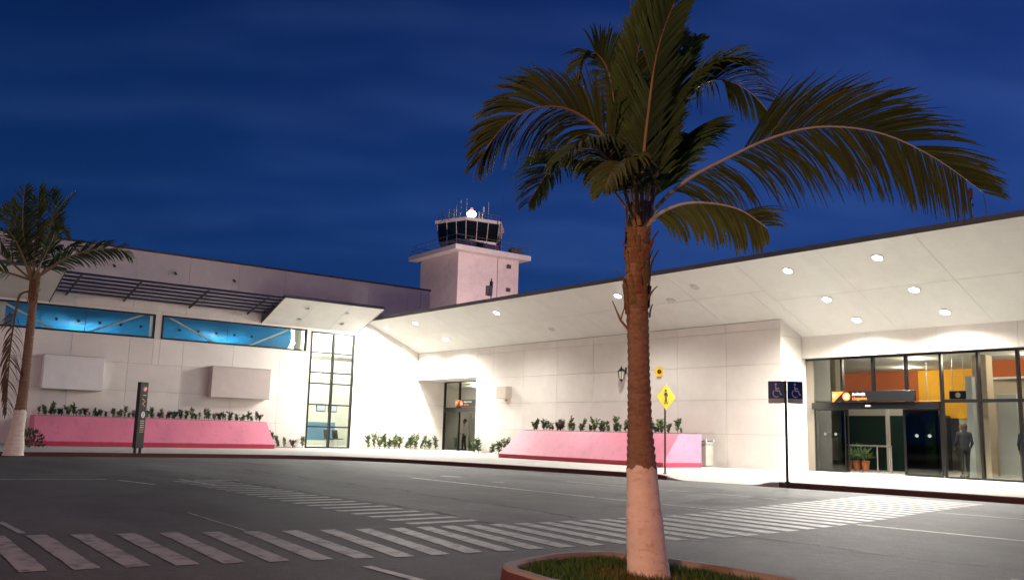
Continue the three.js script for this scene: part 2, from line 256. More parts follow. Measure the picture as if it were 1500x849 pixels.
{ // planted traffic island with its kerb
  const top = .125, out = [[4.32, 14], [4.32, 4], [4.34, -2], [4.36, -5.2], [4.40, -5.62], [4.60, -5.92], [4.95, -6.07], [5.5, -6.16], [5.86, -6.08], [6.06, -5.82], [6.12, -5.4], [6.12, -2], [6.14, 4], [6.14, 14]];
  const cv = new THREE.CatmullRomCurve3(out.map((p) => new THREE.Vector3(p[0], 0, p[1])), false, 'centripetal'), N = 260, P = [], I = [], inner = [], redP = [], redI = [];
  for (let i = 0; i <= N; i++) {
    const p = cv.getPointAt(i / N), t = cv.getTangentAt(i / N), nx = -t.z, nz = t.x, j = (fbm(i * .35, 2, 3) - .5) * .02, jj = (fbm(i * .5, 8, 3) - .5) * .02;
    const r = [[0 + j, -.02], [.012 + j, top - .025 + jj], [.03 + j, top + jj], [.095 + j, top + jj], [.115 + j, top - .02 + jj], [.115 + j, -.02]];
    redP.push(p.x + nx * (j - .003), -.02, p.z + nz * (j - .003), p.x + nx * (.009 + j), top - .024 + jj, p.z + nz * (.009 + j)); if (i < N) { const a = i * 2; redI.push(a, a + 1, a + 2, a + 1, a + 3, a + 2); }
    r.forEach(([d, y]) => P.push(p.x + nx * d, y, p.z + nz * d)); inner.push([p.x + nx * .105, p.z + nz * .105]);
    if (i < N) for (let k = 0; k < 5; k++) { const a = i * 6 + k, b = a + 6; I.push(a, a + 1, b, a + 1, b + 1, b); }
  }
  const g = new THREE.BufferGeometry(); g.setAttribute('position', new THREE.Float32BufferAttribute(P, 3)); g.setAttribute('uv', new THREE.Float32BufferAttribute(new Float32Array(P.length / 3 * 2), 2)); g.setIndex(I); g.computeVertexNormals();
  struct('island_kerb', toCreasedNormals(g.toNonIndexed(), .6), M(.30, .255, .225, .85, { map: concreteMap, bumpMap: grain, bumpScale: .006 }));
  const rg = new THREE.BufferGeometry(); rg.setAttribute('position', new THREE.Float32BufferAttribute(redP, 3)); rg.setAttribute('uv', new THREE.Float32BufferAttribute(new Float32Array(redP.length / 3 * 2), 2)); rg.setIndex(redI); rg.computeVertexNormals(); struct('kerb_paint', rg, redKerb);
  const s = new THREE.Shape(inner.map((q) => new THREE.Vector2(q[0], -q[1]))), sg = new THREE.ShapeGeometry(s); sg.rotateX(-Math.PI / 2); sg.translate(0, .035, 0);
  struct('island_soil', sg, M(.06, .045, .025, .95, { map: concreteMap, bumpMap: grain, bumpScale: .02 }));
  // grass
  const rnd = rng(77), bl = [], nb = 9;
  for (let k = 0; k < nb; k++) {
    const a = rnd() * 6.28, h = .05 + rnd() * .06, w = .0035, lx = Math.cos(a), lz = Math.sin(a), ox = (rnd() - .5) * .05, oz = (rnd() - .5) * .05, le = .02 + rnd() * .05;
    const p = [[ox - lz * w, 0, oz + lx * w], [ox + lz * w, 0, oz - lx * w], [ox + lx * le * .4 - lz * w, h * .6, oz + lz * le * .4 + lx * w], [ox + lx * le * .4 + lz * w, h * .6, oz + lz * le * .4 - lx * w], [ox + lx * le, h, oz + lz * le]];
    for (const i of [0, 1, 2, 1, 3, 2, 2, 3, 4]) bl.push(...p[i]);
  }
  const tg = new THREE.BufferGeometry(); tg.setAttribute('position', new THREE.Float32BufferAttribute(bl, 3)); tg.computeVertexNormals();
  const gm = new THREE.InstancedMesh(tg, M(1, 1, 1, .9, { side: THREE.DoubleSide }), 9000), mm = new THREE.Matrix4(), q = new THREE.Quaternion(), e = new THREE.Euler(); let n = 0;
  while (n < 9000) {
    const x = 4.5 + rnd() * 1.5, z = -6.02 + Math.pow(rnd(), 1.3) * 7; if (z < -5.75 && (x < 4.85 || x > 5.85)) continue;
    const d = fbm(x * 2.2, z * 2.2, 3, 0, 55); if (rnd() > sstep(.28, .50, d) + .15) continue;
    e.set((rnd() - .5) * .3, rnd() * 6.28, (rnd() - .5) * .3); q.setFromEuler(e); const sc = .4 + rnd() * .6;
    mm.compose(new THREE.Vector3(x, .03, z), q, new THREE.Vector3(sc, sc, sc)); gm.setMatrixAt(n, mm);
    const dry = clamp((fbm(x * 1.5 + 9, z * 1.5, 3, 0, 56) - .4) * 3); gm.setColorAt(n, C3(.055 + .10 * dry, .135 - .02 * dry, .025)); n++;
  }
  gm.name = 'grass'; gm.castShadow = gm.receiveShadow = true; gm.userData = { kind: 'stuff', label: 'patchy low grass on the kerbed palm island', category: 'grass' }; scene.add(gm);
}

// ───────────────────────── facade tools ─────────────────────────
function rectSub(r, holes) { // r and holes are [u0,u1,v0,v1]
  let list = [r];
  for (const h of holes) { const out = []; for (const a of list) {
    if (h[0] >= a[1] || h[1] <= a[0] || h[2] >= a[3] || h[3] <= a[2]) { out.push(a); continue; }
    if (h[0] > a[0]) out.push([a[0], h[0], a[2], a[3]]); if (h[1] < a[1]) out.push([h[1], a[1], a[2], a[3]]);
    const u0 = Math.max(a[0], h[0]), u1 = Math.min(a[1], h[1]); if (h[2] > a[2]) out.push([u0, u1, a[2], h[2]]); if (h[3] < a[3]) out.push([u0, u1, h[3], a[3]]);
  } list = out; }
  return list;
}
const panelRand = rng(12);
function panelled(parent, us, vs, holes, put, core) { // cladding panels with open joints in front of a wall core
  for (let i = 0; i < us.length - 1; i++) for (let j = 0; j < vs.length - 1; j++) for (const r of rectSub([us[i], us[i + 1], vs[j], vs[j + 1]], holes)) {
    if (r[1] - r[0] < .05 || r[3] - r[2] < .05) continue; const g = .005;
    mesh('wall_panel', put(r[0] + g, r[1] - g, r[2] + g, r[3] - g, panelRand() * .004), panelMats[Math.floor(panelRand() * 3)], parent);
  }
  mesh('wall_core', rectSub([us[0], us[us.length - 1], vs[0], vs[vs.length - 1]], holes).map((r) => core(...r)), coreMat, parent);
}
const range = (a, b, s) => { const o = []; for (let v = a; v < b - 1e-6; v += s) o.push(v); o.push(b); return o; };
const inMat = M(.62, .61, .55, .8, { map: mottle }), ceilMat = M(.70, .70, .67, .8), floorMat = M(.42, .41, .38, .22, { map: concreteMap });
function ceilingLight(label, group, x, y, z, r, I, color = [1, .95, .85], glowS = 6) {
  const t = thing('ceiling_light', label, 'ceiling light', [x, y, z], 0, group);
  mesh('housing', lathe([[0, 0], [r + .03, 0], [r + .03, -.03], [r, -.035], [r, -.012], [0, -.012]], 24), whiteSteel, t);
  mesh('diffuser', new THREE.CylinderGeometry(r * .97, r * .97, .012, 24).translate(0, -.022, 0), lampGlow(glowS, ...color), t);
  const l = new THREE.PointLight(C3(...color), I); l.position.set(0, -.12, 0); l.castShadow = true; l.shadow.radius = 5; t.add(l); return t;
}

// ───────────────────────── terminal wing with ribbon windows (wall A) ─────────────────────────
const wingA = thing('terminal_wing', 'long cream panelled terminal wing with blue-lit ribbon windows and a louvred sunshade', 'building', [0, 0, 0]);
{
  const T = wingA, rib = [[-7.6, -.3], [.0, 6.1], [5.0, 12.48], [12.78, 20.05]].slice(2), RY0 = 5.0, RY1 = 6.11, tall = [20.3, 22.82, YS, 6.06];
  const holes = [[-2.6, 4.7, RY0, RY1], ...rib.map((r) => [r[0], r[1], RY0, RY1]), tall];
  const us = [-8, ...range(-5.45, 26.8, 2.412)]; us[us.length - 1] = 26.8;
  panelled(T, us, [.1, 1.33, 2.57, 3.81, 5.04, 6.27, 7.5, 8.97], [...holes, [26.79, 27, 0, 9]],
    (u0, u1, v0, v1, p) => B(u0, u1, v0, v1, zA - .04 - p, zA - p), (u0, u1, v0, v1) => B(u0, u1, v0, v1, zA - .26, zA - .045));
  // lower wall carried on into the doorway recess and the upper wall on to the wing's end
  panelled(T, [26.83, 28.66], [.1, 1.33, 2.57, 3.81, 3.9], [], (u0, u1, v0, v1, p) => B(u0, u1, v0, v1, zA - .04 - p, zA - p), (u0, u1, v0, v1) => B(u0, u1, v0, v1, zA - .26, zA - .045));
  mesh('wall_panel', B(26.81, 27.4, 5.6, 8.965, zA - .04, zA), panelMats[1], T);
  mesh('coping', [RB(-8, 27.45, 8.965, 9.06, zA - .35, zA + .05, .015)], fasciaMat, T);
  mesh('roof', B(-8, 27.4, 8.5, 8.62, -56, zA - .27), coreMat, T);
  mesh('rear_wall', [B(-8, 27.4, 0, 8.9, -56.2, -56), B(27.2, 27.4, 5, 8.9, -56, zA - .3), B(-8.2, -8, 0, 8.9, -56.2, zA)], coreMat, T);
  mesh('plinth', B(-8, 20.2, YS - .05, .19, zA, zA + .012), M(.42, .38, .35, .8), T);
  // interior: hall behind the ribbon windows and the tall window
  mesh('interior_floor', B(-8, 26.6, YS - .06, YS - .01, -50, zA - .27), floorMat, T);
  mesh('interior_ceiling', B(-8, 26.6, 7.0, 7.1, -50, zA - .27), ceilMat, T);
  mesh('interior_wall', [B(-8, 26.6, YS, 7, -50.1, -50), B(26.5, 26.6, YS, 7, -50, zA - .27)], inMat, T);
  mesh('interior_partition', [B(19.85, 20.0, YS, 4.6, -49.9, zA - .3)], inMat, T);
  // ribbon windows
  for (const r of [[-2.6, 4.7], ...rib]) {
    const w = new THREE.Group(); w.name = 'ribbon_window'; T.add(w); const f = .07, z0 = zA - .16, z1 = zA + .02;
    mesh('frame', [B(r[0], r[1], RY1 - f, RY1, z0, z1), B(r[0], r[1], RY0, RY0 + f, z0, z1), B(r[0], r[0] + f, RY0 + f, RY1 - f, z0, z1), B(r[1] - f, r[1], RY0 + f, RY1 - f, z0, z1)], blackFrame, w);
    const n = 3; for (let i = 0; i < n; i++) { const a = r[0] + f + (r[1] - r[0] - 2 * f) * i / n, b = r[0] + f + (r[1] - r[0] - 2 * f) * (i + 1) / n; mesh('pane', B(a + .003, b - .003, RY0 + f, RY1 - f, zA - .08, zA - .068), glass, w); }
  }
  // tall window
  {
    const w = new THREE.Group(); w.name = 'tall_window'; T.add(w); const [a, b, c, d] = tall, f = .075, z0 = zA - .16, z1 = zA + .02, xm = (a + b) / 2 + .04, ys = [c, 1.21, 2.33, 3.41, 3.97, 4.99, d];
    mesh('frame', [B(a, b, d - f, d, z0, z1), B(a, b, c, c + f, z0, z1), B(a, a + f, c + f, d - f, z0, z1), B(b - f, b, c + f, d - f, z0, z1)], blackFrame, w);
    mesh('mullion', B(xm - .045, xm + .045, c + f, d - f, z0 + .01, z1 + .01), blackFrame, w);
    for (let i = 1; i < ys.length - 1; i++) mesh('transom', [B(a + f, xm - .045, ys[i] - .033, ys[i] + .033, z0 + .02, z1 - .002), B(xm + .045, b - f, ys[i] - .033, ys[i] + .033, z0 + .02, z1 - .002)], blackFrame, w);
    for (let i = 0; i < ys.length - 1; i++) for (const [p, q] of [[a + f, xm - .045], [xm + .045, b - f]]) mesh('pane', B(p, q, ys[i] + (i ? .033 : f), ys[i + 1] - (i < ys.length - 2 ? .033 : f), zA - .08, zA - .068), glass, w);
  }
  // white bracing rods seen through the ribbon windows
  for (const [a, b] of [[[13.1, 6.2], [15.9, 4.95]], [[17.2, 5.05], [19.7, 6.25]], [[5.9, 6.3], [8.6, 5.0]], [[9.7, 5.05], [12.3, 6.2]], [[-.5, 6.2], [2.2, 5]]]) mesh('brace', bar([a[0], a[1], -43.35], [b[0], b[1], -43.35], .045), whiteSteel, T);
  mesh('beam', [B(-8, 26.4, 4.72, 4.92, -43.9, -43.6)], whiteSteel, T);
  for (const x of [-.9, 6.3, 12.63, 19.9]) mesh('column', B(x - .14, x + .14, YS, 7, -43.5, -43.2), whiteSteel, T);
  // white canopies over the windows
  for (const [x0, x1] of [[17.58, 22.95], [-1.5, 7.95]]) {
    const c = new THREE.Group(); c.name = 'window_canopy'; T.add(c); const n = 3, zo = -39.95, yo = 7.22, yi = 6.2;
    for (let i = 0; i < n; i++) { const a = x0 + (x1 - x0) * i / n + .006, b = x0 + (x1 - x0) * (i + 1) / n - .006; mesh('soffit_panel', prismX([[zo + .01, yo], [zA + .003, yi], [zA + .003, yi + .05], [zo + .01, yo + .05]], a, b), soffitMat, c); }
    mesh('canopy_fascia', [prismX([[zo, yo - .01], [zo + .03, yo - .01], [zo + .03, yo + .13], [zo, yo + .13]], x0 - .03, x1 + .03), prismX([[zo, yo - .01], [zA + .003, yi - .01], [zA + .003, yi + .55], [zo, yo + .13]], x0 - .04, x0 - .004), prismX([[zo, yo - .01], [zA + .003, yi - .01], [zA + .003, yi + .55], [zo, yo + .13]], x1 + .004, x1 + .04)], fasciaMat, c);
    mesh('canopy_roof', prismX([[zo, yo + .12], [zA + .003, yi + .54], [zA + .003, yi + .56], [zo, yo + .14]], x0 - .03, x1 + .03), fasciaMat, c);
  }
  // louvred sunshade between the canopies
  const nb = 6; for (let i = 0; i < nb; i++) {
    const t = i / (nb - 1), z = -40.05 - t * 2.2, y = 7.20 - t * .50; const g = new THREE.BoxGeometry(17.54 - 7.99, .035, .22); g.rotateX(.50); g.translate((17.54 + 7.99) / 2, y, z); mesh('louvre_blade', g, louvreMat, T);
  }
  for (const x of [8.6, 11.0, 13.95, 16.8]) mesh('louvre_bracket', flat([x, 7.16, -40.0], [x, 6.58, zA + .02], .05, .09), darkMetal, T);
}
{ // blue ventilation duct with nozzles, behind the ribbon windows
  const d = thing('ventilation_duct', 'large blue round air duct with a row of nozzles behind the ribbon windows', 'duct', [0, 5.88, -45.2]);
  const prof = []; for (let x = -7.5; x <= 19.2; x += 1.2) { prof.push([.60, x], [.60, x + 1.17], [.615, x + 1.175], [.615, x + 1.195]); }
  prof.push([.6, 19.25], [.55, 19.5], [.40, 19.66], [.0, 19.72]); const g = lathe([[0, -7.5], ...prof], 36); g.rotateZ(-Math.PI / 2); mesh('duct_shell', g, M(.02, .25, .60, .5, {}), d);
  for (let x = -6; x < 19; x += .92) { const n = lathe([[.0, 0], [.05, 0], [.065, .05], [.045, .05], [.03, .01], [0, .01]], 12); n.rotateX(Math.PI / 2 + .35); n.translate(x, -.17, .565); mesh('nozzle', n, blackFrame, d); }
}
const hallLight = 'hanging hall lights behind the ribbon windows';
for (const [x, I] of [[-3, 40], [3.2, 40], [9.8, 54], [16.4, 54]]) { // pendant lights in the hall
  const t = thing('pendant_light', 'white pendant lamp glowing behind the ribbon windows', 'pendant lamp', [x, 4.93, -43.95], 0, hallLight);
  mesh('shade', lathe([[.02, .30], [.05, .28], [.16, .04], [.17, 0], [.155, 0], [.05, .2]], 20), whiteSteel, t);
  mesh('bulb', new THREE.SphereGeometry(.075, 14, 10).translate(0, .04, 0), lampGlow(9, 1, .98, .9), t);
  mesh('cable', bar([0, .3, 0], [0, 2.07, 0], .008), blackFrame, t);
  const l = new THREE.PointLight(C3(.92, 1, .92), I * .42); l.position.set(0, -.1, 0); l.castShadow = true; l.shadow.radius = 6; t.add(l);
}
for (const [x, y, z] of [[21.4, 6.98, -46], [24.4, 6.98, -47.3], [22.6, 6.98, -48.8]]) ceilingLight('round ceiling lamp inside the hall behind the tall window', 'ceiling lamps behind the tall window', x, y, z, .2, 80, [.97, 1, .90], 7);
{ // flight screens and seats behind the tall window
  for (const [x, i] of [[22.25, 0], [22.95, 1]]) {
    const s = thing('flight_screen', i ? 'hanging white screen nearer the right jamb inside the tall window' : 'hanging white screen close to the middle mullion inside the tall window', 'screen', [x, 2.02, -45]);
    mesh('casing', RB(-.27, .27, 0, .42, -.06, 0, .02), blackFrame, s); mesh('display', B(-.23, .23, .05, .37, .001, .006), lampGlow(1.1, .85, .93, 1), s); mesh('hanger', bar([0, .42, -.03], [0, 4.96, -.03], .02), whiteSteel, s);
  }
  const p = thing('blue_panel', 'light blue counter panel standing inside the tall window', 'panel', [23.0, YS, -46.6]); mesh('board', RB(-.95, .95, .35, 1.35, -.05, .05, .01), M(.18, .42, .66, .5), p);
  for (const x of [-.8, .8]) mesh('foot', B(x - .03, x + .03, 0, .36, -.12, .12), steel, p);
  for (const [x, i] of [[23.15, 0], [23.65, 1]]) {
    const c = thing('lobby_chair', 'black lobby chair in front of the blue panel inside the tall window', 'chair', [x, YS, -45.7], .3, 'black lobby chairs');
    const bk = RB(-.2, .2, .44, .95, -.03, .03, .02); bk.rotateX(-.2); mesh('backrest', bk, blackFrame, c); mesh('seat', RB(-.21, .21, .42, .47, -.1, .32, .02), blackFrame, c);
    for (const [a, b] of [[-.18, -.05], [.18, -.05], [-.18, .28], [.18, .28]]) mesh('leg', bar([a, 0, b], [a, .43, b], .013), steel, c);
  }
}
// sign boxes, floodlights on wall A
for (const [x0, x1, y0, y1, lab] of [[7.95, 10.35, 2.5, 3.92, 'blank white sign box on the wall behind the small palm'], [15.15, 18.05, 2.47, 3.9, 'blank pinkish sign box on the wall left of the tall window']]) {
  const s = thing('sign_box', lab, 'sign box', [(x0 + x1) / 2, y0, zA + .02]); const w = (x1 - x0) / 2, h = y1 - y0;
  mesh('casing', RB(-w, w, 0, h, 0, .45, .012), x0 < 9 ? M(.76, .75, .73, .55, { map: mottle }) : M(.50, .43, .41, .6, { map: mottle }), s);
  mesh('edge_trim', [B(-w - .012, w + .012, h, h + .02, 0, .47), B(-w - .012, w + .012, -.02, 0, 0, .47)], M(.4, .38, .37, .5), s);
}
for (const x of [10.4, 13.12, 15.95]) {
  const s = thing('wall_camera', 'tiny dark camera bracket high on the cream wall above the sunshade', 'camera', [x, 8.15, zA + .003], 0, 'small cameras above the sunshade');
  mesh('bracket', bar([0, 0, 0], [0, -.02, .16], .022), darkMetal, s); const g = new THREE.CylinderGeometry(.055, .06, .2, 12); g.rotateX(Math.PI / 2 + .4); g.translate(0, -.06, .22); mesh('camera_body', g, blackFrame, s);
}

// ───────────────────────── terminal wing with the broad canopy (wall B) ─────────────────────────
const wingB = thing('terminal_wing', 'cream panelled terminal wing with the arrivals doors under a broad white canopy', 'building', [0, 0, 0]);
const k = (5.374 - 6.83) / (26.8 - 23.4), soff = (x) => 6.83 + k * (x - 23.4), zEnd = 3, gx = 28.3, gl0 = -18.64;
{
  const T = wingB, zr = -18.9, xl = 28.05;
  const zs = []; for (let z = zr; z > -37.0; z -= 2.385) zs.unshift(z); zs.unshift(-37.0);
  panelled(T, zs, [.1, 1.33, 2.57, 3.81, 5.04, 5.36], [], (u0, u1, v0, v1, p) => B(xB + p, xB + .04 + p, v0, v1, u0, u1), (u0, u1, v0, v1) => B(xB + .045, xB + .3, v0, v1, u0, Math.min(u1, zr - .05)));
  // lintel over the small doorway, with its flat recess ceiling
  panelled(T, [-42.59, -39.8, -37.0], [3.9, 5.36], [], (u0, u1, v0, v1, p) => B(xB + p, xB + .04 + p, v0, v1, u0, u1), (u0, u1, v0, v1) => B(xB + .045, xB + .3, v0, v1, u0, u1));
  mesh('recess_ceiling', B(xB + .305, 28.9, 3.9, 3.96, -42.59, -37.0), soffitMat, T);
  mesh('recess_wall', B(xB + .305, 28.7, .1, 3.895, -37.0, -36.9), panelMats[0], T);
  // return wall and lintel of the arrivals recess
  panelled(T, [xB + .045, xl - .002, gx + .1], [.1, 1.33, 2.57, 3.81, 4.78], [], (u0, u1, v0, v1, p) => B(u0, u1, v0, v1, zr - .04 - p, zr - p), (u0, u1, v0, v1) => B(u0, u1, v0, v1, zr - .3, zr - .045));
  mesh('wall_panel', hull8([[xB + .045, 4.787, zr], [xl - .002, 4.787, zr], [xl - .002, 4.787, zr - .04], [xB + .045, 4.787, zr - .04]], [[xB + .045, soff(xB + .045), zr], [xl - .002, soff(xl), zr], [xl - .002, soff(xl), zr - .04], [xB + .045, soff(xB + .045), zr - .04]]), panelMats[1], T);
  panelled(T, [zr, -16.4, -13.98, -11.56, -9.14, -6.7, -4.3, -1.9, zEnd], [4.06, 4.9], [], (u0, u1, v0, v1, p) => B(xl + p, xl + .04 + p, v0, v1, u0, u1), (u0, u1, v0, v1) => B(xl + .045, xl + .5, v0, v1, u0, u1));
  // canopy: sloping soffit of separate panels, dark edge, flat roof
  const cg = new THREE.Group(); cg.name = 'canopy'; T.add(cg);
  const cz = range(zA + .004, zEnd, 3.04);
  for (let i = 0; i < cz.length - 1; i++) {
    const z0 = cz[i] + .003, z1 = cz[i + 1] - .003, xs = cz[i] > zr ? [23.42, 25.7, xl + .0] : [23.42, 25.1, xB + .002];
    if (cz[i] < zr && cz[i + 1] > zr) { mesh('soffit_panel', prismZ([[25.107, soff(25.107)], [xB, soff(xB)], [xB, soff(xB) + .05], [25.107, soff(25.107) + .05]], z0, zr), soffitMat, cg); mesh('soffit_panel', prismZ([[25.107, soff(25.107)], [xl, soff(xl)], [xl, soff(xl) + .05], [25.107, soff(25.107) + .05]], zr + .006, z1), soffitMat, cg); mesh('soffit_panel', prismZ([[23.42, soff(23.42)], [25.093, soff(25.093)], [25.093, soff(25.093) + .05], [23.42, soff(23.42) + .05]], z0, z1), soffitMat, cg); continue; }
    for (let q = 0; q < 2; q++) { const a = xs[q] + (q ? .006 : 0), b = xs[q + 1] - (q ? 0 : .006); mesh('soffit_panel', prismZ([[a, soff(a)], [b, soff(b)], [b, soff(b) + .05], [a, soff(a) + .05]], z0, z1), soffitMat, cg); }
  }
  mesh('canopy_fascia', prismZ([[23.38, 6.82], [23.415, 6.82], [23.415, 6.97], [23.34, 6.97]], zA + .004, zEnd), fasciaMat, cg);
  mesh('canopy_roof', [prismZ([[23.42, 6.90], [28.6, 6.75], [40, 6.75], [40, 6.96], [23.42, 6.96]], zA + .004, zEnd), B(28.9, 40.2, 6.7, 6.98, -50.2, zA)], coreMat, cg);
  // arrivals glazing
  const gl = new THREE.Group(); gl.name = 'glazed_front'; T.add(gl); const mz = []; for (let i = 0; i <= 14; i++) mz.push(gl0 + 1.155 * i);
  const d0 = gx - .05, d1 = gx + .07;
  mesh('top_rail', B(d0, d1, 3.99, 4.062, zr + .003, mz[14]), blackFrame, gl); mesh('bottom_rail', B(d0, d1, YS, .19, mz[4], mz[14]), blackFrame, gl);
  mesh('jamb', [B(d0 + .02, d1 - .02, YS, 3.99, zr + .003, mz[0] + .02)], M(.22, .19, .15, .5), gl);
  for (let i = 1; i <= 14; i++) mesh('mullion', B(d0 - .01, d1, i < 4 ? 2.50 : .19, 3.99, mz[i] - .04, mz[i] + .04), blackFrame, gl);
  for (let i = 0; i < 14; i++) { const a = mz[i] + (i ? .04 : .02), b = mz[i + 1] - .04; mesh('pane', B(gx, gx + .012, 2.56, 3.99, a, b), glass, gl); if (i >= 4) { mesh('pane', B(gx, gx + .012, .19, 2.46, a, b), glass, gl); mesh('transom', B(d0, d1 - .01, 2.46, 2.56, a, b), blackFrame, gl); } }
  const hd = new THREE.Group(); hd.name = 'door_header'; T.add(hd); mesh('header_box', RB(gx - .16, gx + .08, 2.27, 2.5, mz[0] + .02, mz[4] - .04, .01), blackFrame, hd); mesh('sensor', RB(gx - .2, gx - .16, 2.34, 2.40, -16.55, -16.37, .01), M(.5, .5, .5, .4), hd);
  // sliding doors: two fixed leaves, two open leaves
  const leaf = (z0, z1, x) => { const g = new THREE.Group(); g.name = 'sliding_door'; T.add(g); mesh('glass_leaf', B(x, x + .012, .20, 2.22, z0 + .03, z1 - .03), doorGlass, g); mesh('leaf_frame', [B(x - .015, x + .025, .15, .20, z0, z1), B(x - .015, x + .025, 2.22, 2.268, z0, z1), B(x - .015, x + .025, .20, 2.22, z0, z0 + .03), B(x - .015, x + .025, .20, 2.22, z1 - .03, z1)], blackFrame, g); for (const f of [.33, .68]) { const z = z0 + (z1 - z0) * f, s = new THREE.CylinderGeometry(.055, .055, .003, 18); s.rotateZ(Math.PI / 2); s.translate(x - .004, 1.42, z); mesh('safety_dot', s, M(.12, .13, .13, .6), g); } };
  leaf(-18.60, -17.42, gx); leaf(-18.5, -17.34, gx + .07); leaf(-15.3, -14.1, gx); leaf(-15.38, -14.22, gx + .07);
  // small doorway glazing
  const sg = new THREE.Group(); sg.name = 'doorway_glazing'; T.add(sg); const sx = 28.66, sz = [-42.55, -41.1, -38.6, -37.05];
  for (const z of sz) mesh('mullion', B(sx - .05, sx + .06, YS, 3.88, z - .045, z + .045), blackFrame, sg);
  mesh('header_box', B(sx - .1, sx + .08, 2.22, 2.47, -42.5, -37.1), blackFrame, sg); mesh('top_rail', B(sx - .05, sx + .06, 3.84, 3.898, -42.5, -37.1), blackFrame, sg);
  for (let i = 0; i < 3; i++) { mesh('pane', B(sx, sx + .012, 2.47, 3.84, sz[i] + .045, sz[i + 1] - .045), glass, sg); if (i !== 1) mesh('pane', B(sx, sx + .012, YS + .03, 2.22, sz[i] + .045, sz[i + 1] - .045), doorGlass, sg); }
  mesh('glass_leaf', B(sx + .04, sx + .052, YS + .02, 2.2, -40.2, -39.0), doorGlass, sg);
  // interiors
  mesh('interior_floor', B(28.36, 40, YS - .04, YS - .006, -50, zEnd), floorMat, T);
  mesh('interior_ceiling', [B(28.56, 40, 4.15, 4.25, -36.8, zEnd), B(28.75, 40, 3.97, 4.07, -50, -36.85)], ceilMat, T);
  mesh('interior_wall', [B(28.7, 40, YS, 4.15, -36.95, -36.75), B(39.9, 40, YS, 4.15, -50, zEnd), B(28.7, 40, YS, 4.0, -50.2, -50), B(26.8, 40, YS, 7, zEnd, zEnd + .2), B(28.67, 28.82, YS, 3.95, -50, -42.9)], inMat, T);
  mesh('rear_wall', B(40.02, 40.2, 0, 7, -50, zEnd), coreMat, T);
}
// arrivals hall: fittings that belong to the building
{
  const T = wingB, orange = M(.50, .13, .025, .8, { map: mottle }), yellow = M(.80, .42, .02, .8, { map: mottle }), beige = M(.50, .42, .32, .8, { map: mottle }), paleBlue = M(.42, .45, .45, .7);
  mesh('orange_wall', B(36.2, 36.35, 2.3, 4.148, -26, -18.9), orange, T);
  mesh('yellow_wall', B(36.15, 36.35, 2.2, 4.148, -18.88, -15.4), yellow, T);
  mesh('orange_wall', B(33.0, 33.15, 3.55, 4.148, -14.6, -6), orange, T); mesh('ledge', B(32.9, 33.2, 3.48, 3.548, -14.6, -6), whiteSteel, T);
  mesh('inner_pier', B(29.5, 29.8, YS, 4.148, -21.5, -18.5), M(.30, .28, .22, .8, { map: mottle }), T);
  const pt = new THREE.Group(); pt.name = 'dark_partition'; T.add(pt); const dk = M(.010, .035, .035, .12);
  for (const [a, b] of [[-22.5, -20.4], [-20.36, -18.5], [-18.46, -17.7]]) mesh('dark_pane', B(33, 33.03, YS, 2.2, a, b), dk, pt); mesh('partition_head', B(32.95, 33.08, 2.21, 2.64, -22.5, -17.7), M(.52, .54, .52, .5), pt); mesh('partition_post', B(32.9, 32.99, YS, 2.62, -18.55, -18.42), whiteSteel, pt);
  mesh('partition_side', B(33.05, 36.1, YS, 2.3, -17.72, -17.6), dk, pt);
  mesh('green_panel', B(33.95, 34.05, .35, 2.1, -17.55, -17.2), M(.30, .50, .22, .6), T);
  for (let i = 0; i < 4; i++) mesh('locker_front', RB(35.75, 36.1, YS, 2.15, -17.1 + i * .48, -16.65 + i * .48, .01), M(.46, .44, .37, .6), T);
  mesh('white_column', B(30.4, 30.7, YS, 3.42, -14.26, -14.06), paleBlue, T);
  mesh('beige_column', RB(30.75, 31.2, YS, 4.148, -14.2, -13.72, .02), beige, T);
  mesh('beige_wall', B(33.2, 33.4, YS, 3.48, -14.9, -6), beige, T);
  mesh('grey_cabinet', RB(31.4, 31.9, YS, 2.88, -13.75, -13.1, .02), paleBlue, T);
  mesh('low_cabinet', B(30.2, 30.7, YS, .85, -12.15, -10.9), M(.20, .07, .03, .6), T);
}
for (const [x, z] of [[34.4, -18.4], [33.4, -22.6], [31.0, -16.2], [31.2, -12.4], [34.6, -14.0], [31.3, -8.4]]) ceilingLight('round white ceiling lamp in the arrivals hall', 'ceiling lamps in the arrivals hall', x, 4.15, z, .16, 8.5, [1, .86, .66], 6);
ceilingLight('round warm ceiling lamp inside the small doorway', undefined, 30.6, 3.97, -42.6, .14, 9, [1, .82, .55], 7);
ceilingLight('white ceiling lamp deep inside the small doorway lobby', undefined, 33.0, 3.97, -45.5, .2, 16, [1, .92, .8], 6);
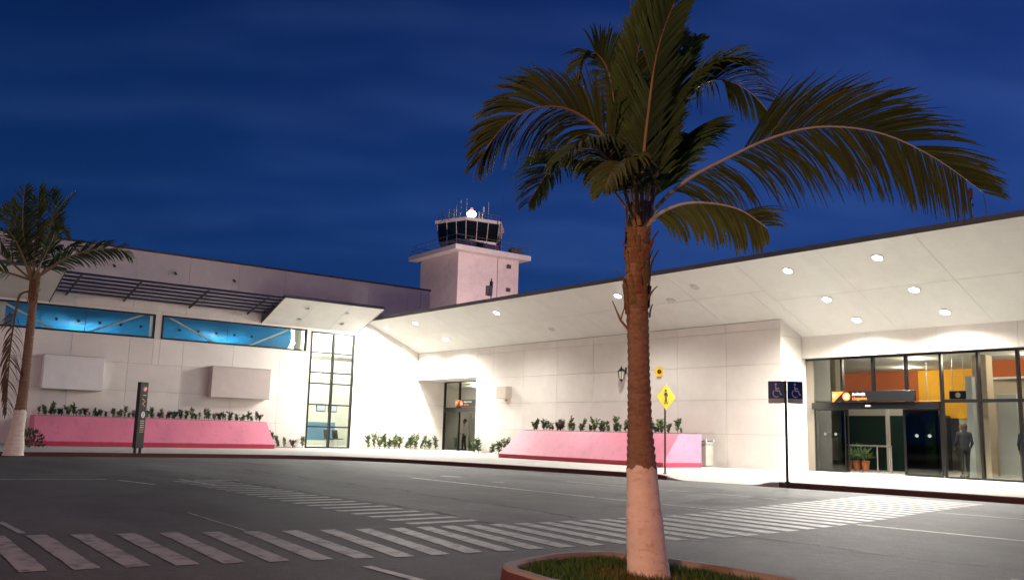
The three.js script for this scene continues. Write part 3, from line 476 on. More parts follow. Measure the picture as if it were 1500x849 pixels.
// ───────────────────────── canopy downlights ─────────────────────────
{
  const ang = Math.atan(k);
  const make = (x, z, I, lit, label, group) => {
    const t = thing('downlight', label, 'downlight', [x, soff(x) - .002, z], 0, group); t.rotation.z = ang;
    mesh('trim_ring', lathe([[.13, 0], [.18, 0], [.185, -.012], [.175, -.022], [.143, -.024], [.13, -.012]], 28), lit ? whiteSteel : steel, t);
    mesh('lens', lathe([[0, -.05], [.06, -.046], [.11, -.03], [.135, -.006]], 24), lit ? lampGlow(40, 1, .98, .93) : M(.5, .5, .5, .2), t);
    if (lit) { const l = new THREE.SpotLight(C3(1, .955, .87), I, 0, 1.48, .5); l.position.set(0, -.07, 0); l.target.position.set(0, -2, 0); l.castShadow = true; l.shadow.radius = 4; t.add(l, l.target); }
    return t;
  };
  const G1 = 'lit downlights over the arrivals doors', G2 = 'lit downlights in the canopy corner by the small doorway';
  for (const [x, z] of [[24.2, -13.7], [24.2, -16.75], [25.95, -13.55], [25.95, -16.5], [27.27, -13.3], [27.27, -16.25]]) make(x, z, 130, true, 'lit white downlight in the canopy soffit over the arrivals doors', G1);
  for (const [x, z, I] of [[24.2, -41.7, 165], [24.1, -38.75, 165], [25.95, -41.4, 145], [25.75, -38.35, 145]]) make(x, z, I, true, 'lit white downlight in the canopy corner near the small doorway', G2);
  make(24.22, -32.07, 98, true, 'single lit downlight in the soffit below the roof antenna box');
  make(24.24, -24.4, 98, true, 'single lit downlight in the soffit just beside the big palm trunk');
  for (const [x, z] of [[24.36, -20.71], [24.96, -22.34], [25.9, -30.2]]) make(x, z, 0, false, 'unlit downlight in the soffit between the lit ones', 'unlit canopy downlights');
  const sp = (x, zz, lab) => { const kk = (7.22 - 6.2) / (-39.95 - zA), y = 7.22 + kk * (zz + 39.95), t = thing('canopy_spot', lab, 'spotlight', [x, y - .002, zz], 0, 'unlit spots in the window canopy'); t.rotation.x = -Math.atan(kk); mesh('trim_ring', lathe([[.10, 0], [.15, 0], [.15, -.02], [.10, -.02]], 22), steel, t); mesh('lens', lathe([[0, -.008], [.1, -.004]], 20), M(.25, .25, .25, .2), t); };
  for (const [x, z] of [[19.1, -40.7], [21.3, -40.7], [19.2, -41.8], [21.6, -41.8]]) sp(x, z, 'small unlit recessed spot in the white window canopy');
}

// ───────────────────────── pink planters ─────────────────────────
function planter(label, pos, turn, len, sec, cutL, cutR) { // long concrete trough: sloping front, dark pink foot; local x along, local z to the front
  const t = thing('planter', label, 'planter', pos, turn, 'pink planters'); const { f, tf, bk, h, lip } = sec;
  mesh('trough', [hull8([[0, lip, f - .02], [len, lip, f - .02], [len - cutR, lip, bk], [cutL, lip, bk]], [[cutL, h, tf], [len - cutR, h, tf], [len - cutR, h, bk], [cutL, h, bk]])], pink, t);
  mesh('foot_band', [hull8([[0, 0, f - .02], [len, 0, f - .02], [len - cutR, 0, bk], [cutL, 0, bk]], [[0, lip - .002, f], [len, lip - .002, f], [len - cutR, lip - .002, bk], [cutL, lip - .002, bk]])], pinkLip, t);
  mesh('soil', B(cutL + .1, len - cutR - .1, h - .05, h + .012, bk + .1, tf - .1), soilMat, t);
  return t;
}
const pl1 = planter('long dim pink planter with sloping front below the ribbon windows', [7.55, YS, -42.35], 0, 10.2, { f: 1.9, tf: 1.05, bk: .15, h: 1.23, lip: .2 }, .1, .12);
const pl2 = planter('brightly lit pale pink planter with sloping front against the canopy wing', [25.4, YS, -30.55], -Math.PI / 2, 9.25, { f: 2.02, tf: 1.17, bk: .02, h: 1.16, lip: .16 }, .5, 0);

// ───────────────────────── small shrubs ─────────────────────────
const leafG = M(.055, .105, .035, .6, { side: THREE.DoubleSide }), leafR = M(.11, .05, .045, .6, { side: THREE.DoubleSide }), leafY = M(.10, .14, .04, .6, { side: THREE.DoubleSide }), twig = M(.09, .06, .035, .9);
function leafQuad(out, p, dir, len, wid, rnd, bend = .25) { // pointed folded leaf, 6 triangles
  const d = dir.clone().normalize(); let s = new THREE.Vector3(rnd() - .5, rnd() - .5, rnd() - .5).cross(d); if (s.lengthSq() < 1e-5) s.set(1, 0, 0).cross(d); s.normalize(); const n = d.clone().cross(s);
  const P = (t, w, k) => p.clone().addScaledVector(d, len * t).addScaledVector(s, wid * w).addScaledVector(n, len * (-bend * t * t) + wid * k).toArray();
  const a = P(0, 0, 0), m1 = P(.35, 0, -.12), m2 = P(.7, 0, -.1), l1 = P(.35, .5, .1), r1 = P(.35, -.5, .1), l2 = P(.7, .36, .08), r2 = P(.7, -.36, .08), e = P(1, 0, 0);
  out.push(...a, ...l1, ...m1, ...a, ...m1, ...r1, ...l1, ...l2, ...m2, ...l1, ...m2, ...m1, ...m1, ...m2, ...r2, ...m1, ...r2, ...r1, ...l2, ...e, ...m2, ...m2, ...e, ...r2);
}
const triGeo = (a) => { const g = new THREE.BufferGeometry(); g.setAttribute('position', new THREE.Float32BufferAttribute(a, 3)); g.computeVertexNormals(); g.setAttribute('uv', new THREE.Float32BufferAttribute(new Float32Array(a.length / 3 * 2), 2)); return g; };
function shrubParts(seed, h, spread, nl, leafLen) {
  const rnd = rng(seed), stems = [], out = [], ns = 2 + Math.floor(rnd() * 3);
  for (let i = 0; i < ns; i++) {
    const a = rnd() * 6.28, lean = spread * (.3 + rnd() * .7), hh = h * (.65 + rnd() * .35), top = new THREE.Vector3(Math.cos(a) * lean, hh, Math.sin(a) * lean), mid = new THREE.Vector3(Math.cos(a) * lean * .3, hh * .5, Math.sin(a) * lean * .3);
    stems.push(bar([0, 0, 0], mid.toArray(), .009, 5, .007), bar(mid.toArray(), top.toArray(), .007, 5, .003));
    for (let q = 0; q < nl / ns; q++) { const t = .12 + .88 * Math.pow(rnd(), .7), p = t < .5 ? mid.clone().multiplyScalar(t * 2) : mid.clone().lerp(top, (t - .5) * 2), b = rnd() * 6.28; leafQuad(out, p, new THREE.Vector3(Math.cos(b), .25 + rnd() * .9, Math.sin(b)), leafLen * (.6 + rnd() * .6), leafLen * .36, rnd); }
  }
  return [merge(stems), triGeo(out)];
}
const shrubVar = []; for (let i = 0; i < 7; i++) shrubVar.push([...shrubParts(100 + i * 7, .66 + .06 * (i % 4), .13 + .05 * (i % 3), 74 + 9 * (i % 3), .165), [leafG, leafG, leafY, leafG, leafR, leafG, leafY][i]]);
const shrubRand = rng(404);
function shrub(x, y, z, label, group, s = 1) {
  const v = shrubVar[Math.floor(shrubRand() * shrubVar.length)], t = thing('shrub', label, 'shrub', [x, y, z], shrubRand() * 6.28, group); t.scale.set(s * (.75 + shrubRand() * .8), s * (.7 + shrubRand() * .55), s * (.75 + shrubRand() * .8));
  mesh('stem', v[0], twig, t, true); mesh('foliage', v[1], v[2], t, true); return t;
}
for (let i = 0; i < 14; i++) shrub(23.75 + i * .322 + (shrubRand() - .5) * .12, YS, zA + .32, 'young leafy shrub in the row against the white wall right of the tall window', 'shrubs between tall window and small doorway', .98);
for (const x of [18.35, 18.75, 19.05, 19.5, 20.0]) shrub(x, YS, zA + .32, 'young leafy shrub between the dim pink planter and the tall window', 'shrubs left of the tall window', .98);
for (const z of [-36.6, -36.2, -35.2, -34.6, -34.0, -33.5, -32.9]) shrub(26.5, YS, z, 'young leafy shrub by the wall between the small doorway and pale pink planter', 'shrubs right of the small doorway', .95);
for (let i = 0; i < 66; i++) shrub(7.9 + i * .148 + (shrubRand() - .5) * .14, YS + 1.22, -41.9 + (shrubRand() - .5) * .5, 'small dark shrub growing in the long dim pink planter', 'shrubs in the long dim planter', .34 + shrubRand() * .32);
for (let i = 0; i < 50; i++) shrub(24.75 + (shrubRand() - .5) * .5, YS + 1.15, -29.9 + i * .166 + (shrubRand() - .5) * .14, 'small shrub growing in the pale pink planter', 'shrubs in the pale planter', .40 + shrubRand() * .36);
{ // dark bushes behind the small palm
  for (const [x, z, s, lab] of [[4.6, -37.6, 1.7, 'round dark bush behind the left side of the small palm trunk'], [7.0, -38.2, 1.5, 'dark bush between the small palm trunk and the dim planter']]) {
    const rnd = rng(x * 100 | 0), out = [], st = []; for (let i = 0; i < 420; i++) { const a = rnd() * 6.28, b = Math.acos(rnd() * 1.1 - .1), r = .42 * Math.cbrt(rnd()) + .05, d = new THREE.Vector3(Math.cos(a) * Math.sin(b), Math.cos(b) * 1.25, Math.sin(a) * Math.sin(b)); leafQuad(out, d.clone().multiplyScalar(r).add(new THREE.Vector3(0, .06, 0)), d.add(new THREE.Vector3(0, .3, 0)), .1, .045, rnd); }
    for (let i = 0; i < 5; i++) { const a = i * 1.26; st.push(bar([0, 0, 0], [Math.cos(a) * .2, .35, Math.sin(a) * .2], .014, 5, .005)); }
    const t = thing('bush', lab, 'bush', [x, YS, z], 0); t.scale.setScalar(s * .72); mesh('stem', st, twig, t); mesh('foliage', triGeo(out), M(.03, .045, .02, .7, { side: THREE.DoubleSide }), t, true);
  }
}

// ───────────────────────── palms ─────────────────────────
const barkMap = noiseTex(512, (u, v) => { const f = fbm(u * 10, v * 40, 4, 0, 81), s = fbm(u * 60, v * 60, 2, 60, 82), k = .55 + .75 * f + .2 * (s - .5); return [k, k * .94, k * .86]; }, .7);
const bark = M(.225, .145, .10, .92, { map: barkMap, bumpMap: grain, bumpScale: .012 });
const limeMap = noiseTex(512, (u, v) => { const f = fbm(u * 9, v * 16, 4, 0, 84), w = sstep(.60, .72, fbm(u * 14, v * 26, 4, 0, 85)); const k = .88 + .16 * f - .14 * w; return [k, k * (1 - .06 * w), k * (1 - .12 * w)]; }, .8);
const lime = M(.70, .60, .52, .9, { map: limeMap, bumpMap: grain, bumpScale: .006 });
const frondMats = [[.013, .052, .007], [.021, .056, .007], [.009, .044, .007]].map((c) => new THREE.MeshPhysicalMaterial({ color: C3(...c), vertexColors: true, roughness: .85, transmission: .22, thickness: 0, side: THREE.DoubleSide }));
const rachisMat = M(.19, .13, .06, .55), rachisPale = M(.26, .28, .27, .5), deadFrond = M(.13, .085, .05, .9, { side: THREE.DoubleSide });
function trunkGeo(pts, radii, y0, y1, ringH, amp, seed, puff = 0, ragged = 0) { // swept ringed trunk between two heights
  const cv = new THREE.CatmullRomCurve3(pts.map((p) => new THREE.Vector3(...p))), K = 40, n = Math.ceil((y1 - y0) / (ringH / 5)), P = [], I = [];
  const rad = (y) => { for (let i = 0; i < pts.length - 1; i++) if (y <= pts[i + 1][1]) { const t = clamp((y - pts[i][1]) / (pts[i + 1][1] - pts[i][1])); return radii[i] + (radii[i + 1] - radii[i]) * sm(t); } return radii[radii.length - 1]; };
  const cen = (y) => { let a = 0, b = 1; for (let i = 0; i < 22; i++) { const m = (a + b) / 2; cv.getPoint(m).y < y ? a = m : b = m; } return cv.getPoint(a); };
  for (let i = 0; i <= n; i++) {
    const y = y0 + (y1 - y0) * i / n, c = cen(y), r0 = rad(y);
    for (let q = 0; q <= K; q++) {
      const a = (q % K) / K * Math.PI * 2, ca = Math.cos(a), sa = Math.sin(a), tilt = y + .03 * Math.sin(a + y * 3) + .02 * (fbm(ca * 2 + 9, y * 6 + sa * 2, 2, 0, seed) - .5);
      const ph = (tilt / ringH) + .9 * (fbm(y * 3, 1, 2, 0, seed + 3) - .5), fr = ph - Math.floor(ph), ring = fr < .75 ? fr / .75 : (1 - fr) / .25;
      const r = r0 * (1 + amp * (ring - .5) + .06 * (fbm(ca * 1.5 + 4, y * 5 + sa * 1.5, 3, 0, seed + 1) - .5) + amp * .7 * (fbm(ca * 7 + 20, sa * 7 + y * 30, 2, 0, seed + 2) - .5)) + puff;
      P.push(c.x + ca * r, y + ragged * sstep(.9, 1, i / n) * (fbm(ca * 4 + 30, sa * 4 + 30, 3, 0, seed + 6) - .55) * 2, c.z + sa * r);
    }
  }
  for (let i = 0; i < n; i++) for (let q = 0; q < K; q++) { const a = i * (K + 1) + q, b = a + K + 1; I.push(a, b, a + 1, a + 1, b, b + 1); }
  const g = new THREE.BufferGeometry(); g.setAttribute('position', new THREE.Float32BufferAttribute(P, 3)); g.setIndex(I); g.computeVertexNormals();
  const uv = []; for (let i = 0; i <= n; i++) for (let q = 0; q <= K; q++) uv.push(q / K * .9, y0 + (y1 - y0) * i / n); g.setAttribute('uv', new THREE.Float32BufferAttribute(uv, 2)); return g;
}
function frond(parent, pts, o, seed) { // rachis with two rows of drooping leaflets
  const rnd = rng(seed), cv = new THREE.CatmullRomCurve3(pts.map((p) => new THREE.Vector3(...p))), L = cv.getLength(), f = new THREE.Group(); f.name = 'frond';
  const { len = .6, droop = .55, n = Math.round(L / .0135), start = .16, side = [0, 0, 1], w = .027, r0 = .0105, mat, pale, flatten = 0 } = o, S0 = new THREE.Vector3(...side), out = [], col = [], R = [], K = 7, seg = 28;
  const I = [];
  for (let i = 0; i <= seg; i++) { const t = i / seg, p = cv.getPointAt(t), T = cv.getTangentAt(t), s = S0.clone().addScaledVector(T, -S0.dot(T)).normalize(), u = s.clone().cross(T), r = r0 * (1 - .88 * t) + .002; for (let q = 0; q < K; q++) { const a = q / K * 6.283; const v = p.clone().addScaledVector(s, Math.cos(a) * r * (1 + .7 * (1 - t))).addScaledVector(u, Math.sin(a) * r); R.push(v.x, v.y, v.z); } if (i < seg) for (let q = 0; q < K; q++) { const a = i * K + q, b = i * K + (q + 1) % K; I.push(a, a + K, b, b, a + K, b + K); } }
  const rg = new THREE.BufferGeometry(); rg.setAttribute('position', new THREE.Float32BufferAttribute(R, 3)); rg.setIndex(I); rg.computeVertexNormals(); rg.setAttribute('uv', new THREE.Float32BufferAttribute(new Float32Array(R.length / 3 * 2), 2));
  for (let i = 0; i < n; i++) for (const sd of [1, -1]) {
    if (sd > 0 && o.upStart && (i / n) * (1 - start) + start < o.upStart) continue; if (rnd() < .04 || fbm(i * .12, seed + sd * 5, 2) > .74) continue;
    const t = start + (1 - start) * (i + rnd() * .8) / n, p = cv.getPointAt(Math.min(t, .999)), T = cv.getTangentAt(Math.min(t, .999)), s = S0.clone().addScaledVector(T, -S0.dot(T)).normalize(), up = T.clone().cross(s).normalize(); if (up.y < 0) up.negate();
    const prof = Math.pow(Math.sin(Math.PI * (.16 + .80 * (t - start) / (1 - start))), .6), l = len * prof * (.85 + rnd() * .3), fwd = (o.lean || 0) + (sd > 0 ? (o.sweep || 0) : 0) + .55 + .75 * t + (rnd() - .5) * .45;
    const d = s.clone().multiplyScalar(sd).addScaledVector(T, fwd).addScaledVector(up, (.30 - flatten) + (rnd() - .5) * .22).normalize();
    const dr = droop * (sd < 0 ? (o.hang || 1) : 1) * (.6 + rnd() * .8), nn = 5, A = [], Bq = []; let ww = w * (.8 + rnd() * .4) * (.55 + .45 * prof), prev = p.clone(), dir = d.clone();
    const split = (rnd() - .5) * .5, twist = rnd();
    for (let q = 0; q <= nn; q++) {
      const u = q / nn, wd = up.clone().applyAxisAngle(dir, (.35 + .75 * twist) * sd + split).cross(dir).normalize().multiplyScalar(ww * .5 * Math.pow(Math.sin(Math.PI * Math.min(.96, .12 + .86 * u)), .75));
      A.push(prev.clone().add(wd)); Bq.push(prev.clone().sub(wd)); prev.addScaledVector(dir, l / nn); dir.y -= dr * (.25 + u) / nn * 1.6; dir.normalize();
    }
    const hue = rnd(), yel = hue > .8 ? 1 : hue * .4, lt = .7 + rnd() * .6; for (let q = 0; q < nn; q++) { const tip = (q / nn) * .8; for (let v = 0; v < 6; v++) col.push(lt * (1 + 1.5 * yel + tip * 1.3), lt * (1 + .35 * yel + tip * .45), lt); out.push(...A[q].toArray(), ...A[q + 1].toArray(), ...Bq[q].toArray(), ...Bq[q].toArray(), ...A[q + 1].toArray(), ...Bq[q + 1].toArray()); }
  }
  const fg = triGeo(out); fg.setAttribute('color', new THREE.Float32BufferAttribute(col, 3));
  const m = mesh('frond', fg, mat || frondMats[Math.floor(rnd() * 3)], parent, true); mesh('midrib', rg, pale ? rachisPale : (o.dead ? deadFrond : rachisMat), m, true); return m;
}
function boots(parent, c, y0, y1, r, nB, seed, len = .3) { // old leaf bases and fibre at the head of the trunk
  const rnd = rng(seed);
  for (let i = 0; i < nB; i++) {
    const a = i * 2.4 + rnd() * .4, y = y0 + (y1 - y0) * i / nB, ca = Math.cos(a), sa = Math.sin(a), w = len * (.16 + rnd() * .16), hh = len * (.6 + rnd() * .9), fl = rnd() < .2 ? .05 : .004 + rnd() * .018, P = [], I = [];
    for (let q = 0; q <= 5; q++) { const t = q / 5, rr = r + fl * t * t * 1.6 + .006, ww = w * (1 - .62 * t) * (1 + .2 * (rnd() - .5)), yy = y + hh * t; for (const s of [-1, 0, 1]) { const th = (s === 0 ? .018 : 0) * (1 - t * .5); P.push(c[0] + ca * (rr + th) - sa * ww * s, yy, c[2] + sa * (rr + th) + ca * ww * s); } if (q < 5) for (let k2 = 0; k2 < 2; k2++) { const b = q * 3 + k2; I.push(b, b + 3, b + 1, b + 1, b + 3, b + 4); } }
    const g = new THREE.BufferGeometry(); g.setAttribute('position', new THREE.Float32BufferAttribute(P, 3)); g.setIndex(I); g.computeVertexNormals(); g.setAttribute('uv', new THREE.Float32BufferAttribute(P.filter((_, j) => j % 3 !== 2), 2));
    mesh('leaf_base', g, M(.12 + rnd() * .07, .075 + rnd() * .035, .045, .95, { map: barkMap, side: THREE.DoubleSide, bumpMap: grain, bumpScale: .01 }), parent, true);
  }
}
const viewTurn = Math.atan2(.616, .788) * -1; // palms are laid out in a frame turned with the kerb line
{
  const t = thing('palm_tree', 'tall palm with whitewashed trunk base on the grassy kerbed island', 'palm tree', [5.47, .03, -5.13], viewTurn);
  const pts = [[0, -.1, 0], [0, 0, 0], [-.02, .24, 0], [-.06, .85, .0], [-.08, 1.32, .0], [-.09, 1.76, 0], [-.11, 2.45, 0], [-.09, 2.86, 0], [-.08, 3.1, 0]], rd = [.172, .165, .150, .118, .098, .088, .093, .098, .085];
  mesh('trunk', trunkGeo(pts, rd, .82, 3.08, .058, .095, 3), bark, t, true);
  mesh('whitewashed_base', trunkGeo(pts, rd, -.08, .885, .075, .028, 3, .006, .05), lime, t, true);
  boots(t, [-.105, 0, 0], 2.1, 2.86, .090, 46, 9, .15);
  mesh('stub', [bar([-.17, 1.98, .03], [-.25, 2.06, .06], .014, 6, .01), bar([-.25, 2.06, .06], [-.32, 2.22, .07], .01, 6, .004), bar([-.25, 2.06, .06], [-.22, 2.17, .08], .008, 6, .004)], bark, t);
  const F = [
    [[[-0.06, 2.85, 0], [0.08, 3.07, 0.0], [0.33, 3.29, 0.05], [0.64, 3.46, 0.1], [1.0, 3.63, 0.15], [1.39, 3.72, 0.2], [1.88, 3.66, 0.25], [2.3, 3.44, 0.3], [2.68, 3.16, 0.3]], { len: .70, droop: .55, side: [0, .95, .35], pale: 1, flatten: .2, start: .13, sweep: .8, hang: 3.0, upStart: .34 }],
    [[[-0.05, 2.85, 0.05], [0.04, 2.93, 0.2], [0.2, 2.97, 0.4], [0.38, 2.93, 0.6], [0.58, 2.84, 0.75], [0.75, 2.68, 0.85]], { len: .42, droop: .9, side: [0, .9, .4], pale: 1, start: .12, hang: 3.2, upStart: .8 }],
    [[[-0.02, 2.9, -0.1], [0.13, 3.49, -0.3], [0.31, 4.02, -0.5], [0.53, 4.36, -0.6], [0.77, 4.49, -0.7], [1.09, 4.40, -0.8], [1.38, 4.08, -0.85]], { len: .56, droop: 1.9, side: [.25, .2, .95], pale: 1, start: .2 }],
    [[[-0.09, 2.85, 0.1], [-0.08, 3.41, 0.15], [-0.04, 3.87, 0.2], [0.03, 4.36, 0.2], [0.17, 4.79, 0.15], [0.34, 5.2, 0.05]], { len: .40, droop: .16, side: [1, 0, .1], start: .14, n: 120, lean: .9 }],
    [[[-0.1, 2.9, -0.1], [-0.19, 3.52, -0.2], [-0.27, 4.05, -0.3], [-0.35, 4.41, -0.3], [-0.46, 4.52, -0.25], [-0.56, 4.42, -0.2], [-0.62, 4.22, -0.2]], { len: .38, droop: .9, side: [.5, .1, .85], start: .3 }],
    [[[-0.13, 2.85, 0], [-0.29, 3.36, 0.1], [-0.47, 3.65, 0.2], [-0.74, 3.76, 0.35], [-1.02, 3.70, 0.5], [-1.26, 3.50, 0.6], [-1.44, 3.20, 0.65]], { len: .56, droop: .9, side: [.1, .8, .6], start: .16, sweep: 1.0, hang: 3.0, upStart: .3 }],
    [[[-0.14, 2.85, 0.1], [-0.31, 3.2, 0.35], [-0.48, 3.33, 0.6], [-0.66, 3.28, 0.85], [-0.82, 3.12, 1.0]], { len: .40, droop: 2.2, side: [.6, .1, .8], start: .2 }],
    [[[-0.01, 2.9, -0.2], [0.2, 3.52, -0.6], [0.40, 3.9, -0.9], [0.60, 4.1, -1.2], [0.80, 4.1, -1.5]], { len: .55, droop: .9, side: [.8, 0, .6], start: .2 }],
    [[[-0.08, 2.9, -0.1], [-0.11, 3.63, -0.35], [-0.1, 4.2, -0.7], [-0.09, 4.6, -1.1], [-0.06, 4.8, -1.6]], { len: .38, droop: .6, side: [1, 0, 0], start: .2, lean: .7 }],
    [[[-0.11, 2.85, 0.15], [-0.19, 3.15, 0.4], [-0.30, 3.20, 0.7], [-0.42, 3.08, .95], [-0.50, 2.88, 1.1]], { len: .34, droop: 2.4, side: [.8, .1, .5], start: .2 }],
    [[[-0.04, 2.9, -0.1], [0.09, 3.68, -0.3], [0.26, 4.3, -0.5], [0.42, 4.74, -0.7], [0.62, 5.05, -1.0]], { len: .38, droop: .5, side: [.8, -.2, .5], start: .2, lean: .7 }],
    [[[-0.10, 2.9, 0], [-0.14, 3.5, .1], [-0.16, 4.0, .1], [-0.10, 4.5, .05], [.02, 4.95, 0]], { len: .38, droop: .35, side: [1, .1, -.3], start: .2, lean: .7 }],
    [[[-.02, 2.9, .05], [.06, 3.4, .0], [.12, 3.9, -.1], [.2, 4.4, -.2], [.3, 4.8, -.4]], { len: .38, droop: .4, side: [.9, -.1, .4], start: .15, lean: .7 }],
    [[[-.05, 2.9, -.2], [-.3, 3.4, -.6], [-.55, 3.7, -1.0], [-.8, 3.75, -1.4], [-1.0, 3.5, -1.7]], { len: .5, droop: 1.0, side: [.7, .1, -.6], start: .25 }],
  ];
  F.forEach(([p, o], i) => frond(t, p, o, 500 + i * 13));
}
{
  const t = thing('palm_tree', 'small dark palm with whitewashed trunk at the pavement edge beside the black totem', 'palm tree', [5.48, .12, -32.23], viewTurn);
  const pts = [[0, -.1, 0], [0, 0, 0], [.05, .89, 0], [.1, 1.97, 0], [.1, 3.49, 0], [.09, 4.59, 0], [.06, 5.48, 0], [.05, 5.85, 0]], rd = [.31, .28, .19, .15, .13, .12, .12, .10];
  mesh('trunk', trunkGeo(pts, rd, 1.2, 5.8, .11, .09, 7), bark, t, true);
  mesh('whitewashed_base', trunkGeo(pts, rd, -.08, 1.32, .13, .03, 7, .008, .08), lime, t, true);
  boots(t, [.07, 0, 0], 4.7, 5.5, .125, 26, 19, .3);
  const D = .055, G = [
    [[[0.07, 5.5, .1], [0.59, 5.83, .2], [1.22, 6.23, .3], [2.19, 6.49, .4], [2.95, 6.50, .4], [3.3, 6.25, .4]], { len: .85, droop: .6, side: [0, .85, .5], start: .18, sweep: .6, hang: 1.9 }],
    [[[0.02, 5.5, 0], [-0.0, 6.61, .1], [-0.04, 7.75, .1], [-0.11, 8.6, 0]], { len: 1.0, droop: .3, side: [1, 0, .1], start: .15 }],
    [[[0.11, 5.5, 0], [0.42, 6.85, .2], [0.72, 7.77, .3], [1.22, 8.36, .3]], { len: .6, droop: .5, side: [.8, -.2, .5], start: .3 }],
    [[[-0.04, 5.5, 0], [-0.65, 6.02, .2], [-1.37, 6.57, .4], [-2.3, 6.88, .5], [-2.91, 6.41, .6]], { len: .95, droop: .9, side: [0, .7, .7], start: .2 }],
    [[[-0.05, 5.5, 0], [-0.61, 6.7, -.2], [-1.06, 7.72, -.3], [-1.23, 8.17, -.4]], { len: .9, droop: .5, side: [.9, .3, .2], start: .2 }],
    [[[-0.01, 5.5, 0], [-0.32, 7.05, .3], [-0.31, 7.97, .5], [-0.26, 8.45, .6]], { len: 1.0, droop: .35, side: [1, .1, 0], start: .15 }],
    [[[0.06, 5.5, 0], [0.26, 6.84, -.2], [0.25, 7.99, -.3], [0.09, 8.57, -.3]], { len: 1.0, droop: .35, side: [1, 0, 0], start: .15 }],
    [[[-0.04, 5.5, .1], [-0.72, 5.68, .4], [-1.61, 5.77, .6], [-2.31, 5.19, .8]], { len: .8, droop: 1.0, side: [0, .6, .8], start: .2 }],
    [[[0.06, 5.5, .1], [0.58, 6.62, .3], [0.9, 7.09, .5], [1.3, 6.92, .6]], { len: .7, droop: .8, side: [.3, .6, .6], start: .25 }],
    [[[-0.05, 5.5, -.1], [-0.87, 7.04, -.3], [-1.4, 7.71, -.5], [-1.98, 7.92, -.6]], { len: .8, droop: .6, side: [.5, .7, .4], start: .25 }],
    [[[0, 5.5, .1], [-.1, 6.3, .7], [-.2, 6.8, 1.3], [-.25, 6.7, 1.9]], { len: .9, droop: .9, side: [1, 0, 0], start: .2 }],
    [[[.05, 5.5, -.1], [.3, 6.4, -.7], [.5, 6.9, -1.3], [.7, 6.7, -1.9]], { len: .9, droop: .9, side: [1, 0, .4], start: .2 }],
  ];
  G.forEach(([p, o], i) => frond(t, p, { ...o, len: o.len * .74, n: 60, w: .048, r0: .03 }, 900 + i * 17));
  const dead = frond(t, [[0.02, 5.1, .15], [-0.22, 5.02, .2], [-0.30, 4.5, .22], [-0.36, 3.4, .2], [-0.34, 2.2, .15], [-0.3, 1.2, .1]], { len: .7, droop: 1.6, side: [1, 0, .3], start: .2, n: 46, w: .05, r0: .03, mat: deadFrond, dead: 1 }, 1300);
  dead.name = 'dead_frond'; dead.userData.label = 'brown dead frond hanging down beside the trunk';
}

// ───────────────────────── signs and street furniture ─────────────────────────
function canvasTex(w, h, draw) { const c = document.createElement('canvas'); c.width = w; c.height = h; draw(c.getContext('2d'), w, h); const t = new THREE.CanvasTexture(c); t.colorSpace = THREE.SRGBColorSpace; return t; }
function face(name, w, h, tex, parent, pos, ry = 0, o = {}) { const g = new THREE.PlaneGeometry(w, h), m = new THREE.Mesh(g, new THREE.MeshStandardMaterial({ map: tex, roughness: .45, ...o })); m.name = name; m.position.set(...pos); m.rotation.y = ry; m.castShadow = m.receiveShadow = true; parent.add(m); return m; }
{ // pedestrian crossing sign
  const t = thing('crossing_sign', 'yellow diamond pedestrian crossing sign on a thin post beside the pale planter', 'road sign', [19.5, YS - .01, -17.65], -.1);
  mesh('post', [bar([0, 0, -.035], [0, 2.15, -.035], .028, 12), new THREE.CylinderGeometry(.06, .07, .03, 12).translate(0, .015, -.035)], M(.10, .085, .075, .5, { metalness: .5 }), t);
  const d = RB(-.262, .262, -.262, .262, -.006, .006, .004); d.rotateZ(Math.PI / 4); d.translate(0, 2.17, 0); mesh('plate', d, M(.86, .66, .01, .45), t);
  const s = new THREE.Group(); s.name = 'walking_figure'; s.position.set(0, 2.17, .0085); t.add(s);
  const blk = M(.012, .011, .008, .6), sh = (p) => { const q = new THREE.Shape(p.map((v) => new THREE.Vector2(v[0], v[1]))); return new THREE.ExtrudeGeometry(q, { depth: .002, bevelEnabled: false }); };
  const hd = new THREE.CylinderGeometry(.036, .036, .002, 18); hd.rotateX(Math.PI / 2); hd.translate(-.01, .185, .001);
  mesh('figure', [hd, sh([[-.04, .135], [.03, .14], [.055, .09], [.075, .02], [.055, .01], [.03, .07], [.022, -.03], [.06, -.2], [.028, -.205], [-.005, -.06], [-.03, -.2], [-.062, -.2], [-.03, -.03], [-.035, .06], [-.06, .03], [-.075, .04], [-.06, .10]])], blk, s);
}
{ // round yellow wall sign
  const t = thing('round_sign', 'small round yellow sign with a dark centre on the panelled wall', 'sign', [26.74, 3.72, -24.55], -Math.PI / 2 + .5);
  const g = new THREE.CylinderGeometry(.2, .2, .02, 32); g.rotateX(Math.PI / 2); mesh('disc', g, M(.78, .52, .02, .5), t);
  const e = []; for (let i = 0; i < 8; i++) { const a = i / 8 * 6.283, p = new THREE.CircleGeometry(.04, 10); p.translate(Math.cos(a) * .05, Math.sin(a) * .05, .0125); e.push(p); } mesh('emblem', e, M(.10, .045, .02, .7), t);
  mesh('bracket', B(-.02, .02, -.02, .02, -.12, -.011), darkMetal, t);
}
